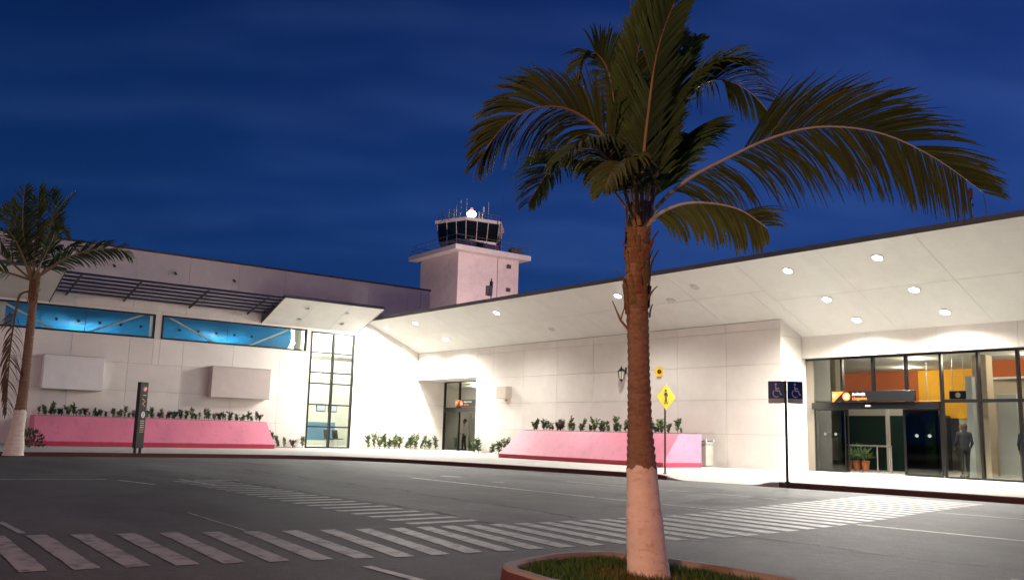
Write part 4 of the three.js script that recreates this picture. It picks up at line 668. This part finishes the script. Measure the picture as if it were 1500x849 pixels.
{ // disabled parking signs, two plates in a V on one post
  const t = thing('parking_sign', 'two blue wheelchair parking plates on one dark post at the dropped kerb', 'road sign', [18.8, YS - .1, -13.15], -.66);
  mesh('post', [bar([0, .0, 0], [0, 2.56, 0], .034, 12), new THREE.CylinderGeometry(.07, .085, .06, 12).translate(0, .12, 0)], M(.06, .04, .032, .5, { metalness: .4 }), t);
  const icon = canvasTex(256, 320, (x, w, h) => {
    x.fillStyle = '#16306f'; x.fillRect(0, 0, w, h); x.fillStyle = '#cfcac6'; x.fillRect(0, 252, w, 68); x.strokeStyle = '#e9e6ee'; x.fillStyle = '#e9e6ee'; x.lineWidth = 17; x.lineCap = 'round'; x.lineJoin = 'round';
    x.beginPath(); x.arc(124, 44, 17, 0, 7); x.fill(); x.beginPath(); x.moveTo(122, 74); x.lineTo(128, 138); x.lineTo(182, 140); x.lineTo(200, 196); x.lineTo(216, 190); x.stroke(); x.beginPath(); x.moveTo(126, 102); x.lineTo(172, 106); x.stroke();
    x.lineWidth = 14; x.beginPath(); x.arc(132, 176, 54, -2.3, 1.05, true); x.stroke();
  });
  for (const [s, ry] of [[-1, -.62], [1, .12]]) {
    const p = new THREE.Group(); p.name = 'sign_plate'; p.position.set(s * .035, 2.28, .02); p.rotation.y = ry; t.add(p);
    mesh('plate', B(s * .003, s * .40, -.27, .27, -.006, .0), M(.3, .3, .32, .5), p); face('wheelchair_face', .392, .53, icon, p, [s * .2015, 0, .004]);
  }
}
{ // black totem with printed pictograms
  const t = thing('totem', 'slim black totem sign with small pictograms standing in front of the dim planter', 'totem sign', [9.3, YS, -32.5], .35);
  mesh('body', RB(-.16, .16, .17, 2.42, -.09, .09, .015), M(.012, .012, .013, .4), t); for (const x of [-.10, .10]) mesh('foot', B(x - .03, x + .03, 0, .175, -.04, .04), blackFrame, t);
  face('print', .28, 2.2, canvasTex(128, 1005, (x, w, h) => {
    x.fillStyle = '#0b0b0c'; x.fillRect(0, 0, w, h); x.fillStyle = '#c4231c'; x.beginPath(); x.arc(76, 96, 46, 0, 7); x.fill(); x.fillStyle = '#f4e8e2'; x.beginPath(); x.ellipse(80, 100, 22, 34, .5, 0, 7); x.fill();
    x.fillStyle = '#d9d4c0'; x.fillRect(46, 190, 60, 12); x.strokeStyle = '#d29a1e'; x.lineWidth = 14; x.beginPath(); x.moveTo(40, 250); x.lineTo(96, 290); x.lineTo(50, 330); x.lineTo(104, 372); x.stroke();
    x.fillStyle = '#f2f2f2'; x.beginPath(); x.ellipse(78, 500, 34, 50, 0, 0, 7); x.fill(); x.fillStyle = '#333'; x.fillRect(72, 470, 12, 60); x.fillStyle = '#cfc9bb'; for (let i = 0; i < 6; i++) { x.fillStyle = i < 4 ? '#d6d0c2' : '#c59a73'; x.fillRect(40, 590 + i * 34, 72, 13); }
  }), t, [0, 1.30, .0935]);
}
{ // litter bin by the pale planter
  const t = thing('litter_bin', 'grey square litter bin with notched rim beside the pale planter end', 'bin', [26.25, YS, -21.85], 0);
  mesh('body', [RB(-.22, .22, .03, .80, -.22, .22, .03), B(-.18, .18, 0, .031, -.18, .18)], M(.33, .34, .30, .6, { map: mottle }), t); mesh('rim', [RB(-.24, .24, .80, .90, -.24, .24, .02)], M(.28, .28, .26, .6), t);
  for (const [x, z] of [[-.2, -.2], [.2, -.2], [-.2, .2], [.2, .2]]) mesh('hood_post', RB(x - .04, x + .04, .90, 1.0, z - .04, z + .04, .01), M(.42, .42, .4, .6), t);
  mesh('liner', B(-.15, .15, .90, .93, -.15, .15), blackFrame, t);
}
{ // wall lantern
  const t = thing('wall_lantern', 'black carriage lantern with pale glass on the wall left of the big trunk', 'wall lamp', [26.52, 3.35, -26.45], .35);
  mesh('lantern_cap', lathe([[0, .66], [.02, .65], [.025, .60], [.05, .58], [.06, .55], [.17, .46], [.18, .44], [.0, .44]], 6), blackFrame, t); mesh('lantern_base', lathe([[0, 0], [.03, .02], [.04, .06], [.10, .09], [.11, .11], [0, .11]], 6), blackFrame, t);
  mesh('lantern_glass', new THREE.CylinderGeometry(.145, .095, .325, 6, 1, false).translate(0, .275, 0), M(.62, .60, .54, .25), t);
  for (let i = 0; i < 6; i++) { const a = i / 6 * 6.283; mesh('glazing_bar', bar([Math.sin(a) * .103, .11, Math.cos(a) * .103], [Math.sin(a) * .155, .44, Math.cos(a) * .155], .011, 6), blackFrame, t); }
  mesh('arm', [bar([0, .56, 0], [.24, .50, .09], .014, 6), RB(.22, .26, .34, .62, .06, .13, .01)], blackFrame, t);
}
{ // meter box
  const t = thing('meter_box', 'small beige box with a knob below it on the wall near the small doorway', 'wall box', [26.6, 2.78, -34.45], 0);
  mesh('box', RB(-.19, .19, 0, .58, -.36, .36, .015), M(.55, .47, .42, .6, { map: mottle }), t); mesh('outlet', [bar([.05, -.1, .1], [.05, .01, .1], .05, 10)], M(.5, .44, .38, .6), t); mesh('bracket', B(.19, .21, .1, .5, -.1, .1), steel, t);
}
// hanging entrance signs
function entranceSign(label, pos, turn, w, h, line1, line2) {
  const t = thing('entrance_sign', label, 'sign', pos, turn); mesh('sign_case', RB(-w / 2, w / 2, 0, h, -.05, .05, .008), blackFrame, t);
  face('sign_face', w - .02, h - .02, canvasTex(1024, Math.round(1024 * h / w), (x, W, H) => {
    x.fillStyle = '#08090a'; x.fillRect(0, 0, W, H); x.fillStyle = '#f0762a'; x.beginPath(); x.moveTo(0, 0); x.lineTo(H * 1.25, 0); x.lineTo(H * .18, H); x.lineTo(0, H); x.fill();
    x.fillStyle = '#fbe9dd'; x.beginPath(); x.moveTo(H * .1, H * .22); x.lineTo(H * .5, H * .22); x.lineTo(H * .5, H * .38); x.lineTo(H * .36, H * .30); x.lineTo(H * .2, H * .62); x.lineTo(H * .1, H * .5); x.fill();
    x.fillStyle = '#f0762a'; x.beginPath(); x.arc(H * 1.5, H * .5, H * .40, 0, 7); x.fill(); x.strokeStyle = '#fff4ec'; x.lineWidth = H * .13; x.lineCap = 'round'; x.beginPath(); x.moveTo(H * 1.3, H * .34); x.lineTo(H * 1.68, H * .66); x.moveTo(H * 1.36, H * .62); x.lineTo(H * 1.52, H * .5); x.moveTo(H * 1.54, H * .32); x.lineTo(H * 1.6, H * .5); x.stroke();
    x.textBaseline = 'middle'; x.font = `bold ${Math.round(H * .36)}px sans-serif`; x.fillStyle = '#f4f4f4'; x.fillText(line1, H * 2.1, H * .29); x.fillStyle = '#f0762a'; x.fillText(line2, H * 2.1, H * .71);
  }), t, [0, h / 2, .053], 0, { emissive: new THREE.Color(.30, .30, .30), roughness: .4 });
  t.children[1].material.emissiveMap = t.children[1].material.map; mesh('mount', [B(-w / 2 + .1, -w / 2 + .14, -.06, .002, -.04, .04), B(w / 2 - .14, w / 2 - .1, -.06, .002, -.04, .04)], blackFrame, t); return t;
}
entranceSign('black hanging sign reading Arrivals Llegadas over the wide sliding doors', [28.1, 2.51, -16.27], -Math.PI / 2, 2.95, .36, 'Arrivals', 'Llegadas');
entranceSign('black and orange sign over the small doorway', [28.48, 2.50, -39.75], -Math.PI / 2, 2.85, .38, 'Departures', 'Salidas');
{ // antennas on the canopy roof
  const a = thing('roof_antenna', 'dark antenna box on a short pole on the canopy roof in front of the tower', 'antenna', [23.75, 6.99, -31.9], .4); mesh('pole', bar([0, 0, 0], [0, .98, 0], .025), darkMetal, a); mesh('antenna_box', RB(-.30, -.04, .18, .62, -.12, .10, .02), M(.30, .28, .30, .5), a); mesh('antenna_cap', RB(-.07, .07, .55, .85, -.05, .05, .01), blackFrame, a);
  const b = thing('roof_antenna', 'thin antenna with a reddish head on the canopy roof right of the big frond', 'antenna', [23.75, 6.99, -10.75], .2); mesh('pole', bar([0, 0, 0], [-.03, .62, 0], .016), blackFrame, b); mesh('antenna_head', lathe([[0, .58], [.04, .6], [.06, .72], [.055, .84], [.03, .9], [0, .91]], 12), M(.20, .07, .05, .6), b); mesh('side_arm', [bar([-.02, .45, 0], [.12, .47, .02], .01), RB(.09, .16, .44, .5, -.02, .04, .01)], blackFrame, b); mesh('side_rod', bar([.10, 0, 0], [.10, .22, 0], .01), blackFrame, b);
}

// ───────────────────────── control tower ─────────────────────────
{
  const t = thing('control_tower', 'pinkish airport control tower with glazed cab rising behind the terminal', 'tower', [50.82, 0, -72.1], -.035);
  const rend = M(.64, .54, .55, .85, { map: weather, bumpMap: grain, bumpScale: .004 }), slabM = M(.66, .60, .60, .8, { map: weather }), H = 17.95, s = 3.5, e = 4.42;
  mesh('shaft', RB(-s, s, 0, H, -s, s, .05), rend, t); mesh('pilaster', B(s - .55, s - .02, 0, H - .01, s, s + .12), rend, t);
  mesh('balcony_slab', RB(-e, e, H, H + .5, -e, e, .05), slabM, t);
  const R0 = 3.12, R1 = 3.78, ySill = 19.5, yTop = 21.3, off = Math.atan2(-.616, .788) - .035; // first corner faces the camera
  const V = (i, r, y) => { const a = off + i * Math.PI / 3; return [Math.sin(a) * r, y, Math.cos(a) * r]; };
  const cab = new THREE.Group(); cab.name = 'cab'; t.add(cab); const wallG = [];
  for (let i = 0; i < 6; i++) wallG.push(hull8([V(i, R0 - .25, H + .5), V(i + 1, R0 - .25, H + .5), V(i + 1, R0 - .45, H + .5), V(i, R0 - .45, H + .5)], [V(i, R0 + .18, ySill), V(i + 1, R0 + .18, ySill), V(i + 1, R0, ySill), V(i, R0, ySill)]));
  mesh('cab_wall', wallG, M(.60, .54, .55, .8, { map: weather }), cab);
  const dark = M(.006, .007, .008, .06), lerp3 = (a, b, q) => a.map((v, j) => v + (b[j] - v) * q), mull = M(.45, .38, .40, .6);
  for (let i = 0; i < 6; i++) for (let q = 0; q < 3; q++) { const a0 = lerp3(V(i, R0 + .15, ySill), V(i + 1, R0 + .15, ySill), q / 3 + .012), a1 = lerp3(V(i, R0 + .15, ySill), V(i + 1, R0 + .15, ySill), (q + 1) / 3 - .012), b0 = lerp3(V(i, R1 - .25, yTop), V(i + 1, R1 - .25, yTop), q / 3 + .012), b1 = lerp3(V(i, R1 - .25, yTop), V(i + 1, R1 - .25, yTop), (q + 1) / 3 - .012); const inn = (p) => [p[0] * .99, p[1], p[2] * .99]; mesh('cab_window', hull8([a0, a1, inn(a1), inn(a0)], [b0, b1, inn(b1), inn(b0)]), dark, cab); mesh('cab_mullion', bar(lerp3(V(i, R0 + .19, ySill), V(i + 1, R0 + .19, ySill), q / 3), lerp3(V(i, R1 - .21, yTop), V(i + 1, R1 - .21, yTop), q / 3), .042, 6), mull, cab); }
  const roofG = []; { const sh = new THREE.Shape(); for (let i = 0; i < 6; i++) { const p = V(i, R1, 0); i ? sh.lineTo(p[0], -p[2]) : sh.moveTo(p[0], -p[2]); } const g = new THREE.ExtrudeGeometry(sh, { depth: .28, bevelEnabled: false }); g.rotateX(-Math.PI / 2); g.translate(0, yTop, 0); roofG.push(g); } mesh('cab_roof', roofG, slabM, cab);
  // railings on slab and roof
  const rail = (name, pts, y, h, n) => { const g = []; for (let i = 0; i < pts.length; i++) { const a = pts[i], b = pts[(i + 1) % pts.length]; for (const f of [.5, 1]) g.push(bar([a[0], y + h * f, a[1]], [b[0], y + h * f, b[1]], .022, 5)); for (let q = 0; q < n; q++) { const x = a[0] + (b[0] - a[0]) * q / n, z = a[1] + (b[1] - a[1]) * q / n; g.push(bar([x, y, z], [x, y + h, z], .022, 5)); } } mesh(name, g, M(.16, .16, .18, .5, { metalness: .5 }), t); };
  const q = e - .12; rail('balcony_railing', [[-q, q], [q, q], [q, -q], [-q, -q]], H + .5, .95, 5); rail('roof_railing', [0, 1, 2, 3, 4, 5].map((i) => { const p = V(i, R1 - .25, 0); return [p[0], p[2]]; }), yTop + .28, .6, 4);
  // wall fittings
  for (const [x, y, w, h] of [[2.3, 17.2, .22, .34], [2.3, 14.9, .22, .34], [-.2, 12.9, .2, 1.2]]) mesh('wall_unit', RB(x - w, x + w, y - h / 2, y + h / 2, s, s + .2, .02), M(.06, .05, .06, .6), t);
  mesh('cable_run', B(1.0, 1.06, 0, H, s, s + .03), M(.18, .14, .15, .7), t);
  const unitA = V(5.5, R0 - .28, 19.05), unitB = V(.45, R0 - .28, 18.9); for (const [p, w, h] of [[unitA, .32, .34], [unitB, .28, .8]]) { const g = new THREE.BoxGeometry(w * 2, h, .3); g.rotateY(Math.atan2(p[0], p[2])); g.translate(...p); mesh('air_unit', g, M(.05, .045, .055, .6), t); }
  mesh('balcony_locker', [B(2.2, 3.4, H + .5, H + 1.1, 3.6, 4.2)], M(.05, .05, .06, .6), t);
  const ladderX = V(1, R1 - .1, 0); mesh('ladder', [bar([ladderX[0] - .05, H + .5, ladderX[2] + .1], [ladderX[0] - .05, yTop + .3, ladderX[2] + .1], .03, 5), bar([ladderX[0] - .5, H + .5, ladderX[2] + .25], [ladderX[0] - .5, yTop + .3, ladderX[2] + .25], .03, 5), ...Array.from({ length: 9 }, (_, i) => bar([ladderX[0] - .05, H + .7 + i * .28, ladderX[2] + .1], [ladderX[0] - .5, H + .7 + i * .28, ladderX[2] + .25], .018, 5))], blackFrame, t);
  // antennas
  const mastM = M(.62, .64, .62, .5), rr = [.788, .616], ff = [.616, -.788]; // across and away
  const am = (name, u, d, h, r, m = mastM) => { const x = rr[0] * u + ff[0] * d, z = rr[1] * u + ff[1] * d; mesh(name, [bar([x, yTop + .28, z], [x, yTop + .28 + h * .45, z], r * .45, 6), bar([x, yTop + .28 + h * .42, z], [x, yTop + .28 + h, z], r, 8, r * .8)], m, t); };
  am('antenna', -2.15, -.6, 1.5, .08); am('antenna', -1.65, -1.0, 1.4, .11); am('antenna', -1.4, -.7, 1.9, .06); am('antenna', -.98, -.4, 2.5, .03); am('antenna', .98, -.6, 1.3, .11); am('antenna', 1.36, -.8, 1.75, .09); am('antenna', -1.2, .8, 1.1, .05); am('antenna', -1.9, .6, 1.7, .045); am('antenna', 1.15, .5, 1.5, .05); am('antenna', .7, -.9, .9, .07); am('whip_antenna', -.5, .9, 3.0, .02); am('whip_antenna', 1.8, -.2, 2.4, .02); am('whip_antenna', 3.2, .2, 3.4, .018, darkMetal); am('whip_antenna', -2.9, .4, 1.6, .018, darkMetal); am('whip_antenna', 2.3, .6, 1.3, .02, darkMetal);
  // beacon
  const bx = rr[0] * .1 + ff[0] * -.2, bz = rr[1] * .1 + ff[1] * -.2; mesh('beacon_mast', [bar([bx, yTop + .28, bz], [bx, yTop + 1.0, bz], .09), lathe([[0, 0], [.34, 0], [.34, .08], [0, .1]], 16).translate(bx, yTop + .95, bz)], darkMetal, t);
  mesh('beacon_lamp', new THREE.SphereGeometry(.44, 24, 16).scale(1.1, .85, 1.1).translate(bx, yTop + 1.42, bz), lampGlow(9, 1, .99, .95), t);
  mesh('obstruction_light', lathe([[0, 0], [.12, 0], [.14, .1], [.1, .24], [0, .28]], 14).translate(bx, yTop + 1.8, bz), lampGlow(3.0, 1, .10, .08), t);
  const l = new THREE.PointLight(C3(.95, 1, .95), 16); l.position.set(bx, yTop + 1.42, bz); l.castShadow = true; l.shadow.radius = 20; t.add(l);
}

// ───────────────────────── arrivals hall furniture ─────────────────────────
{
  const r = thing('guard_rail', 'steel guard rail with three posts just inside the sliding doors', 'railing', [30.2, YS, -18.0]);
  mesh('top_rail', [bar([0, .92, -1.2], [0, .92, 1.15], .028, 10), bar([0, .92, 1.15], [-.4, .92, 1.3], .028, 10)], steel, r); for (const z of [-1.1, .62, 1.14]) mesh('post', bar([0, 0, z], [0, .92, z], .026, 10), steel, r); mesh('rail_post', bar([-.4, 0, 1.3], [-.4, .92, 1.3], .026, 10), steel, r);
  const lf = M(.10, .17, .07, .5, { side: THREE.DoubleSide });
  for (let i = 0; i < 3; i++) {
    const t = thing('potted_plant', 'arching green plant in a terracotta pot behind the guard rail', 'potted plant', [30.75, YS, -18.85 + i * .34], i * 1.3, 'potted plants behind the rail'), rnd = rng(60 + i), out = [];
    mesh('pot', lathe([[0, 0], [.11, 0], [.15, .34], [.165, .34], [.165, .38], [.14, .38], [.13, .33], [0, .33]], 20), M(.42, .15, .06, .8), t);
    for (let q = 0; q < 46; q++) { const a = rnd() * 6.28, e = .35 + rnd() * .9; leafQuad(out, new THREE.Vector3(Math.cos(a) * .03, .36 + rnd() * .2, Math.sin(a) * .03), new THREE.Vector3(Math.cos(a), e, Math.sin(a)), .28 + rnd() * .3, .05, rnd, .55); } mesh('foliage', triGeo(out), lf, t, true);
  }
  const s = thing('hanging_sign', 'small dark hanging sign beyond the glass beside the white column', 'sign', [31.0, 2.70, -14.78], -Math.PI / 2); mesh('sign_case', RB(-.32, .32, 0, .28, -.04, .04, .01), blackFrame, s); mesh('sign_lamp', [new THREE.CircleGeometry(.09, 18).translate(-.02, .14, .043)], M(.6, .5, .35, .5), s); mesh('hanger', [bar([-.2, .28, 0], [-.2, 1.44, 0], .01), bar([.2, .28, 0], [.2, 1.44, 0], .01)], steel, s);
  const sc = thing('departure_screen', 'dark monitor with violet picture behind the sliding doors', 'screen', [32.4, 1.95, -16.6], -Math.PI / 2); mesh('casing', RB(-.34, .34, 0, .40, -.05, .05, .015), blackFrame, sc); mesh('display', B(-.30, .30, .04, .36, .052, .056), lampGlow(.20, .25, .25, .9), sc); mesh('hanger', bar([0, .4, 0], [0, 2.19, 0], .018), steel, sc);
}

// ───────────────────────── people ─────────────────────────
function surfaceNet(f, lo, hi, cell) { // polygonise f < 0
  const n = [0, 1, 2].map((i) => Math.ceil((hi[i] - lo[i]) / cell) + 1), [nx, ny, nz] = n, val = new Float32Array(nx * ny * nz), id = (i, j, q) => (q * ny + j) * nx + i;
  for (let q = 0; q < nz; q++) for (let j = 0; j < ny; j++) for (let i = 0; i < nx; i++) val[id(i, j, q)] = f(lo[0] + i * cell, lo[1] + j * cell, lo[2] + q * cell);
  const vid = new Int32Array(nx * ny * nz).fill(-1), P = [], I = [];
  for (let q = 0; q < nz - 1; q++) for (let j = 0; j < ny - 1; j++) for (let i = 0; i < nx - 1; i++) {
    let c = 0, sx = 0, sy = 0, sz = 0; const g = (a, b, d) => val[id(i + a, j + b, q + d)];
    const E = [[0, 0, 0, 1, 0, 0], [0, 1, 0, 1, 1, 0], [0, 0, 1, 1, 0, 1], [0, 1, 1, 1, 1, 1], [0, 0, 0, 0, 1, 0], [1, 0, 0, 1, 1, 0], [0, 0, 1, 0, 1, 1], [1, 0, 1, 1, 1, 1], [0, 0, 0, 0, 0, 1], [1, 0, 0, 1, 0, 1], [0, 1, 0, 0, 1, 1], [1, 1, 0, 1, 1, 1]];
    for (const e of E) { const a = g(e[0], e[1], e[2]), b = g(e[3], e[4], e[5]); if ((a < 0) !== (b < 0)) { const t = a / (a - b); sx += e[0] + (e[3] - e[0]) * t; sy += e[1] + (e[4] - e[1]) * t; sz += e[2] + (e[5] - e[2]) * t; c++; } }
    if (c) { vid[id(i, j, q)] = P.length / 3; P.push(lo[0] + (i + sx / c) * cell, lo[1] + (j + sy / c) * cell, lo[2] + (q + sz / c) * cell); }
  }
  const quad = (a, b, c, d, flip) => { if (a < 0 || b < 0 || c < 0 || d < 0) return; flip ? I.push(a, c, b, a, d, c) : I.push(a, b, c, a, c, d); };
  for (let q = 1; q < nz - 1; q++) for (let j = 1; j < ny - 1; j++) for (let i = 1; i < nx - 1; i++) {
    const v = val[id(i, j, q)] < 0;
    if (v !== (val[id(i + 1, j, q)] < 0)) quad(vid[id(i, j - 1, q - 1)], vid[id(i, j, q - 1)], vid[id(i, j, q)], vid[id(i, j - 1, q)], !v);
    if (v !== (val[id(i, j + 1, q)] < 0)) quad(vid[id(i - 1, j, q - 1)], vid[id(i - 1, j, q)], vid[id(i, j, q)], vid[id(i, j, q - 1)], !v);
    if (v !== (val[id(i, j, q + 1)] < 0)) quad(vid[id(i - 1, j - 1, q)], vid[id(i, j - 1, q)], vid[id(i, j, q)], vid[id(i - 1, j, q)], !v);
  }
  const g = new THREE.BufferGeometry(); g.setAttribute('position', new THREE.Float32BufferAttribute(P, 3)); g.setIndex(I); g.computeVertexNormals(); return g;
}
function cap(p, a, b, ra, rb) { const bx = b[0] - a[0], by = b[1] - a[1], bz = b[2] - a[2], px = p[0] - a[0], py = p[1] - a[1], pz = p[2] - a[2], t = clamp((px * bx + py * by + pz * bz) / (bx * bx + by * by + bz * bz)); return Math.hypot(px - bx * t, py - by * t, pz - bz * t) - (ra + (rb - ra) * t); }
const smin = (a, b, kk) => { const h = clamp(.5 + .5 * (b - a) / kk); return b + (a - b) * h - kk * h * (1 - h); };
function person(label, pos, turn, o) { // standing figure facing local +z
  const t = thing('person', label, 'person', pos, turn), { top, bottom, skin, hair, step = .1, armL = 0, armR = 0, h = 1.7 } = o, S = h / 1.7;
  const J = { pel: [0, .93, 0], chest: [0, 1.27, 0], neck: [0, 1.45, -.01], head: [0, 1.575, .015] };
  const arm = (s, bend) => [[s * .185, 1.385, -.01], [s * .245, 1.10, -.02 + bend * .05], [s * .235, .87 + bend * .18, .06 + bend * .24]];
  const leg = (s, d) => [[s * .09, .90, 0], [s * .10, .50, d * .5 + .03], [s * .105, .085, d], [s * .115, .045, d + .17]];
  const aL = arm(-1, armL), aR = arm(1, armR), lL = leg(-1, step), lR = leg(1, -step);
  const hand = (a) => { const w = a[2], e = a[1], d = new THREE.Vector3(w[0] - e[0], w[1] - e[1], w[2] - e[2]).normalize(), s = Math.sign(w[0]); const nrm = new THREE.Vector3(-s, 0, 0), fw = new THREE.Vector3(0, 0, 1).addScaledVector(d, -d.z).normalize(), at = (u, v, n) => [w[0] + d.x * u + fw.x * v + nrm.x * n, w[1] + d.y * u + fw.y * v + nrm.y * n, w[2] + d.z * u + fw.z * v + nrm.z * n]; const seg = [[at(.0, 0, 0), at(.05, 0, .0), .026, .030], [at(.05, .012, 0), at(.085, .016, 0), .026, .022], [at(.05, -.012, 0), at(.08, -.018, 0), .026, .022]]; [[.030, .075], [.010, .085], [-.010, .078], [-.029, .06]].forEach(([v, l]) => { seg.push([at(.085, v, 0), at(.085 + l * .5, v * 1.05, .012), .0095, .009], [at(.085 + l * .5, v * 1.05, .012), at(.085 + l * .92, v, .035), .009, .0075]); }); seg.push([at(.03, .025, .005), at(.06, .055, .02), .012, .010], [at(.06, .055, .02), at(.09, .058, .03), .010, .008]); return seg; };
  const hands = [hand(aL), hand(aR)];
  const body = (x, y, z) => {
    const p = [x, y, z]; let d = cap([x, y, z * 1.25], [0, .95, 0], [0, 1.12, 0], .150, .135); d = smin(d, cap([x * .86, y, z * 1.2], [0, 1.15, 0], [0, 1.32, -.01], .138, .145), .08);
    d = smin(d, cap(p, [-.13, 1.385, -.01], [.13, 1.385, -.01], .075, .075), .06); d = smin(d, cap(p, [0, 1.38, -.012], [0, 1.50, 0], .062, .054), .04);
    for (const a of [aL, aR]) { d = smin(d, cap(p, a[0], a[1], .058, .044), .03); d = smin(d, cap(p, a[1], a[2], .044, .030), .02); }
    for (const l of [lL, lR]) { d = smin(d, cap(p, l[0], l[1], .092, .062), .035); d = smin(d, cap(p, l[1], l[2], .064, .045), .025); d = smin(d, cap(p, [l[2][0], .05, l[2][2] - .03], l[3], .042, .036), .02); }
    // skull, jaw, nose, brow, ears
    let hd = cap([x, y, z], [0, 1.615, -.012], [0, 1.60, .02], .092, .084); hd = smin(hd, cap(p, [0, 1.535, .045], [0, 1.51, .058], .052, .038), .04); hd = smin(hd, cap(p, [0, 1.595, .105], [0, 1.562, .122], .010, .015), .012); for (const s of [-1, 1]) { hd = smin(hd, cap(p, [s * .091, 1.60, -.005], [s * .086, 1.56, .004], .014, .010), .008); hd = Math.max(hd, -(Math.hypot(x - s * .034, y - 1.592, z - .113) - .014)); }
    return smin(d, hd, .03);
  };
  let g = surfaceNet(body, [-.42, -.02, -.32], [.42, 1.76, .42], .0145); const gs = [g];
  for (const hs of hands) { const c = hs[0][0]; gs.push(surfaceNet((x, y, z) => { let d = 1; for (const s of hs) d = smin(d, cap([x, y, z], s[0], s[1], s[2], s[3]), .006); return d; }, [c[0] - .13, c[1] - .26, c[2] - .2], [c[0] + .13, c[1] + .1, c[2] + .24], .006)); }
  gs.forEach((q, i) => { const p = q.attributes.position, c = new Float32Array(p.count * 3); for (let v = 0; v < p.count; v++) { const y = p.getY(v), x = p.getX(v), z = p.getZ(v); let col; if (i) col = skin; else if (y > 1.455) col = (y > 1.515 && y < 1.54 && z > .085 && Math.abs(x) < .028) ? [.25, .07, .06] : skin; else if (Math.abs(x) > .16 && y < .93 && y > .7 && Math.abs(z) > .05 && Math.abs(x) > .2) col = skin; else if (y > .93 || (Math.abs(x) > .17 && y > .80)) col = top; else if (y < .085) col = [.02, .02, .02]; else col = bottom; c.set(col, v * 3); } q.setAttribute('color', new THREE.BufferAttribute(c, 3)); q.setAttribute('uv', new THREE.BufferAttribute(new Float32Array(p.count * 2), 2)); });
  const b = mesh('body', gs.map((q) => q.toNonIndexed()), new THREE.MeshStandardMaterial({ vertexColors: true, roughness: .8 }), t, true); b.scale.setScalar(S);
  const hr = surfaceNet((x, y, z) => { let d = cap([x, y, z], [0, 1.63, -.02], [0, 1.615, .0], .102, .096); if (o.long) d = smin(d, cap([x, y, z], [0, 1.60, -.05], [0, 1.40, -.075], .09, .06), .05); return Math.max(d, (z > .035 && y < 1.65) ? .02 : -1, o.long ? -1 : (y < 1.53 ? .02 : -1)); }, [-.16, 1.3, -.2], [.16, 1.78, .16], .012);
  hr.setAttribute('uv', new THREE.BufferAttribute(new Float32Array(hr.attributes.position.count * 2), 2)); const hm = mesh('hair', hr, M(...hair, .7), t, true); hm.scale.setScalar(S); return t;
}
person('person in dark clothes standing behind the glass by the white column', [29.65, YS, -14.05], 2.35, { top: [.014, .013, .014], bottom: [.010, .010, .012], skin: [.28, .16, .10], hair: [.03, .02, .015], armL: .35, armR: .5, step: .08, long: 1 });
person('person in dark top at the right end of the arrivals glazing', [29.7, YS, -12.15], 1.9, { top: [.02, .022, .03], bottom: [.03, .02, .015], skin: [.28, .16, .10], hair: [.02, .015, .012], armL: .3, armR: .1, step: .05 });
person('person in white shirt and dark trousers inside the small doorway', [29.7, YS, -42.0], -1.9, { top: [.60, .60, .58], bottom: [.02, .022, .03], skin: [.26, .15, .10], hair: [.015, .012, .01], armL: .4, armR: .2, step: .06, h: 1.72 });

// ───────────────────────── street lamps beyond the left edge of the picture ─────────────────────────
function streetLamp(label, pos, turn, H, I, color) {
  const t = thing('street_lamp', label, 'street lamp', pos, turn, 'street lamps along the road');
  mesh('pole', lathe([[0, 0], [.16, 0], [.16, .05], [.09, .12], [.085, .6], [.05, H], [0, H]], 16), darkMetal, t); mesh('arm', bar([0, H - .05, 0], [0, H + .25, 1.4], .035, 8), darkMetal, t);
  mesh('lamp_head', RB(-.15, .15, H + .2, H + .33, 1.2, 1.85, .05), darkMetal, t); mesh('lamp_lens', B(-.11, .11, H + .185, H + .199, 1.3, 1.78), lampGlow(8, ...color), t);
  const l = new THREE.PointLight(C3(...color), I); l.position.set(0, H + .06, 1.54); l.castShadow = true; l.shadow.radius = 7; t.add(l);
}
streetLamp('sodium street lamp behind the left end of the near crossing', [-6.6, 0, .6], 1.3, 2.3, 310, [1, .44, .235]);
streetLamp('street lamp on the far left beyond the small palm', [-30, 0, -20], 1.2, 7.5, 880, [1, .72, .58]);
{ // sodium floodlight on the terminal roof, turned up to the tower
  const t = thing('floodlight', 'sodium floodlight on the terminal roof aimed up at the tower', 'floodlight', [40.8, 7.0, -49], 0);
  const dir = new THREE.Vector3(49 - 40.8, 10, -70 + 49).normalize(), q = new THREE.Quaternion().setFromUnitVectors(new THREE.Vector3(0, 0, 1), dir);
  mesh('stand', [bar([-.2, 0, 0], [-.2, .5, 0], .03), bar([.2, 0, 0], [.2, .5, 0], .03)], darkMetal, t);
  const hd = RB(-.2, .2, -.16, .16, -.12, .06, .03); hd.applyQuaternion(q); hd.translate(0, .5, 0); mesh('lamp_head', hd, darkMetal, t);
  const ln = B(-.17, .17, -.13, .13, .062, .07); ln.applyQuaternion(q); ln.translate(0, .5, 0); mesh('lamp_lens', ln, lampGlow(8, 1, .55, .42), t);
  const l = new THREE.SpotLight(C3(1, .76, .70), 1800, 0, .62, .6); l.position.copy(dir.clone().multiplyScalar(.12).add(new THREE.Vector3(0, .5, 0))); l.target.position.copy(dir.clone().multiplyScalar(5)); l.castShadow = true; l.shadow.radius = 8; t.add(l, l.target);
}

renderer.render(scene, camera);
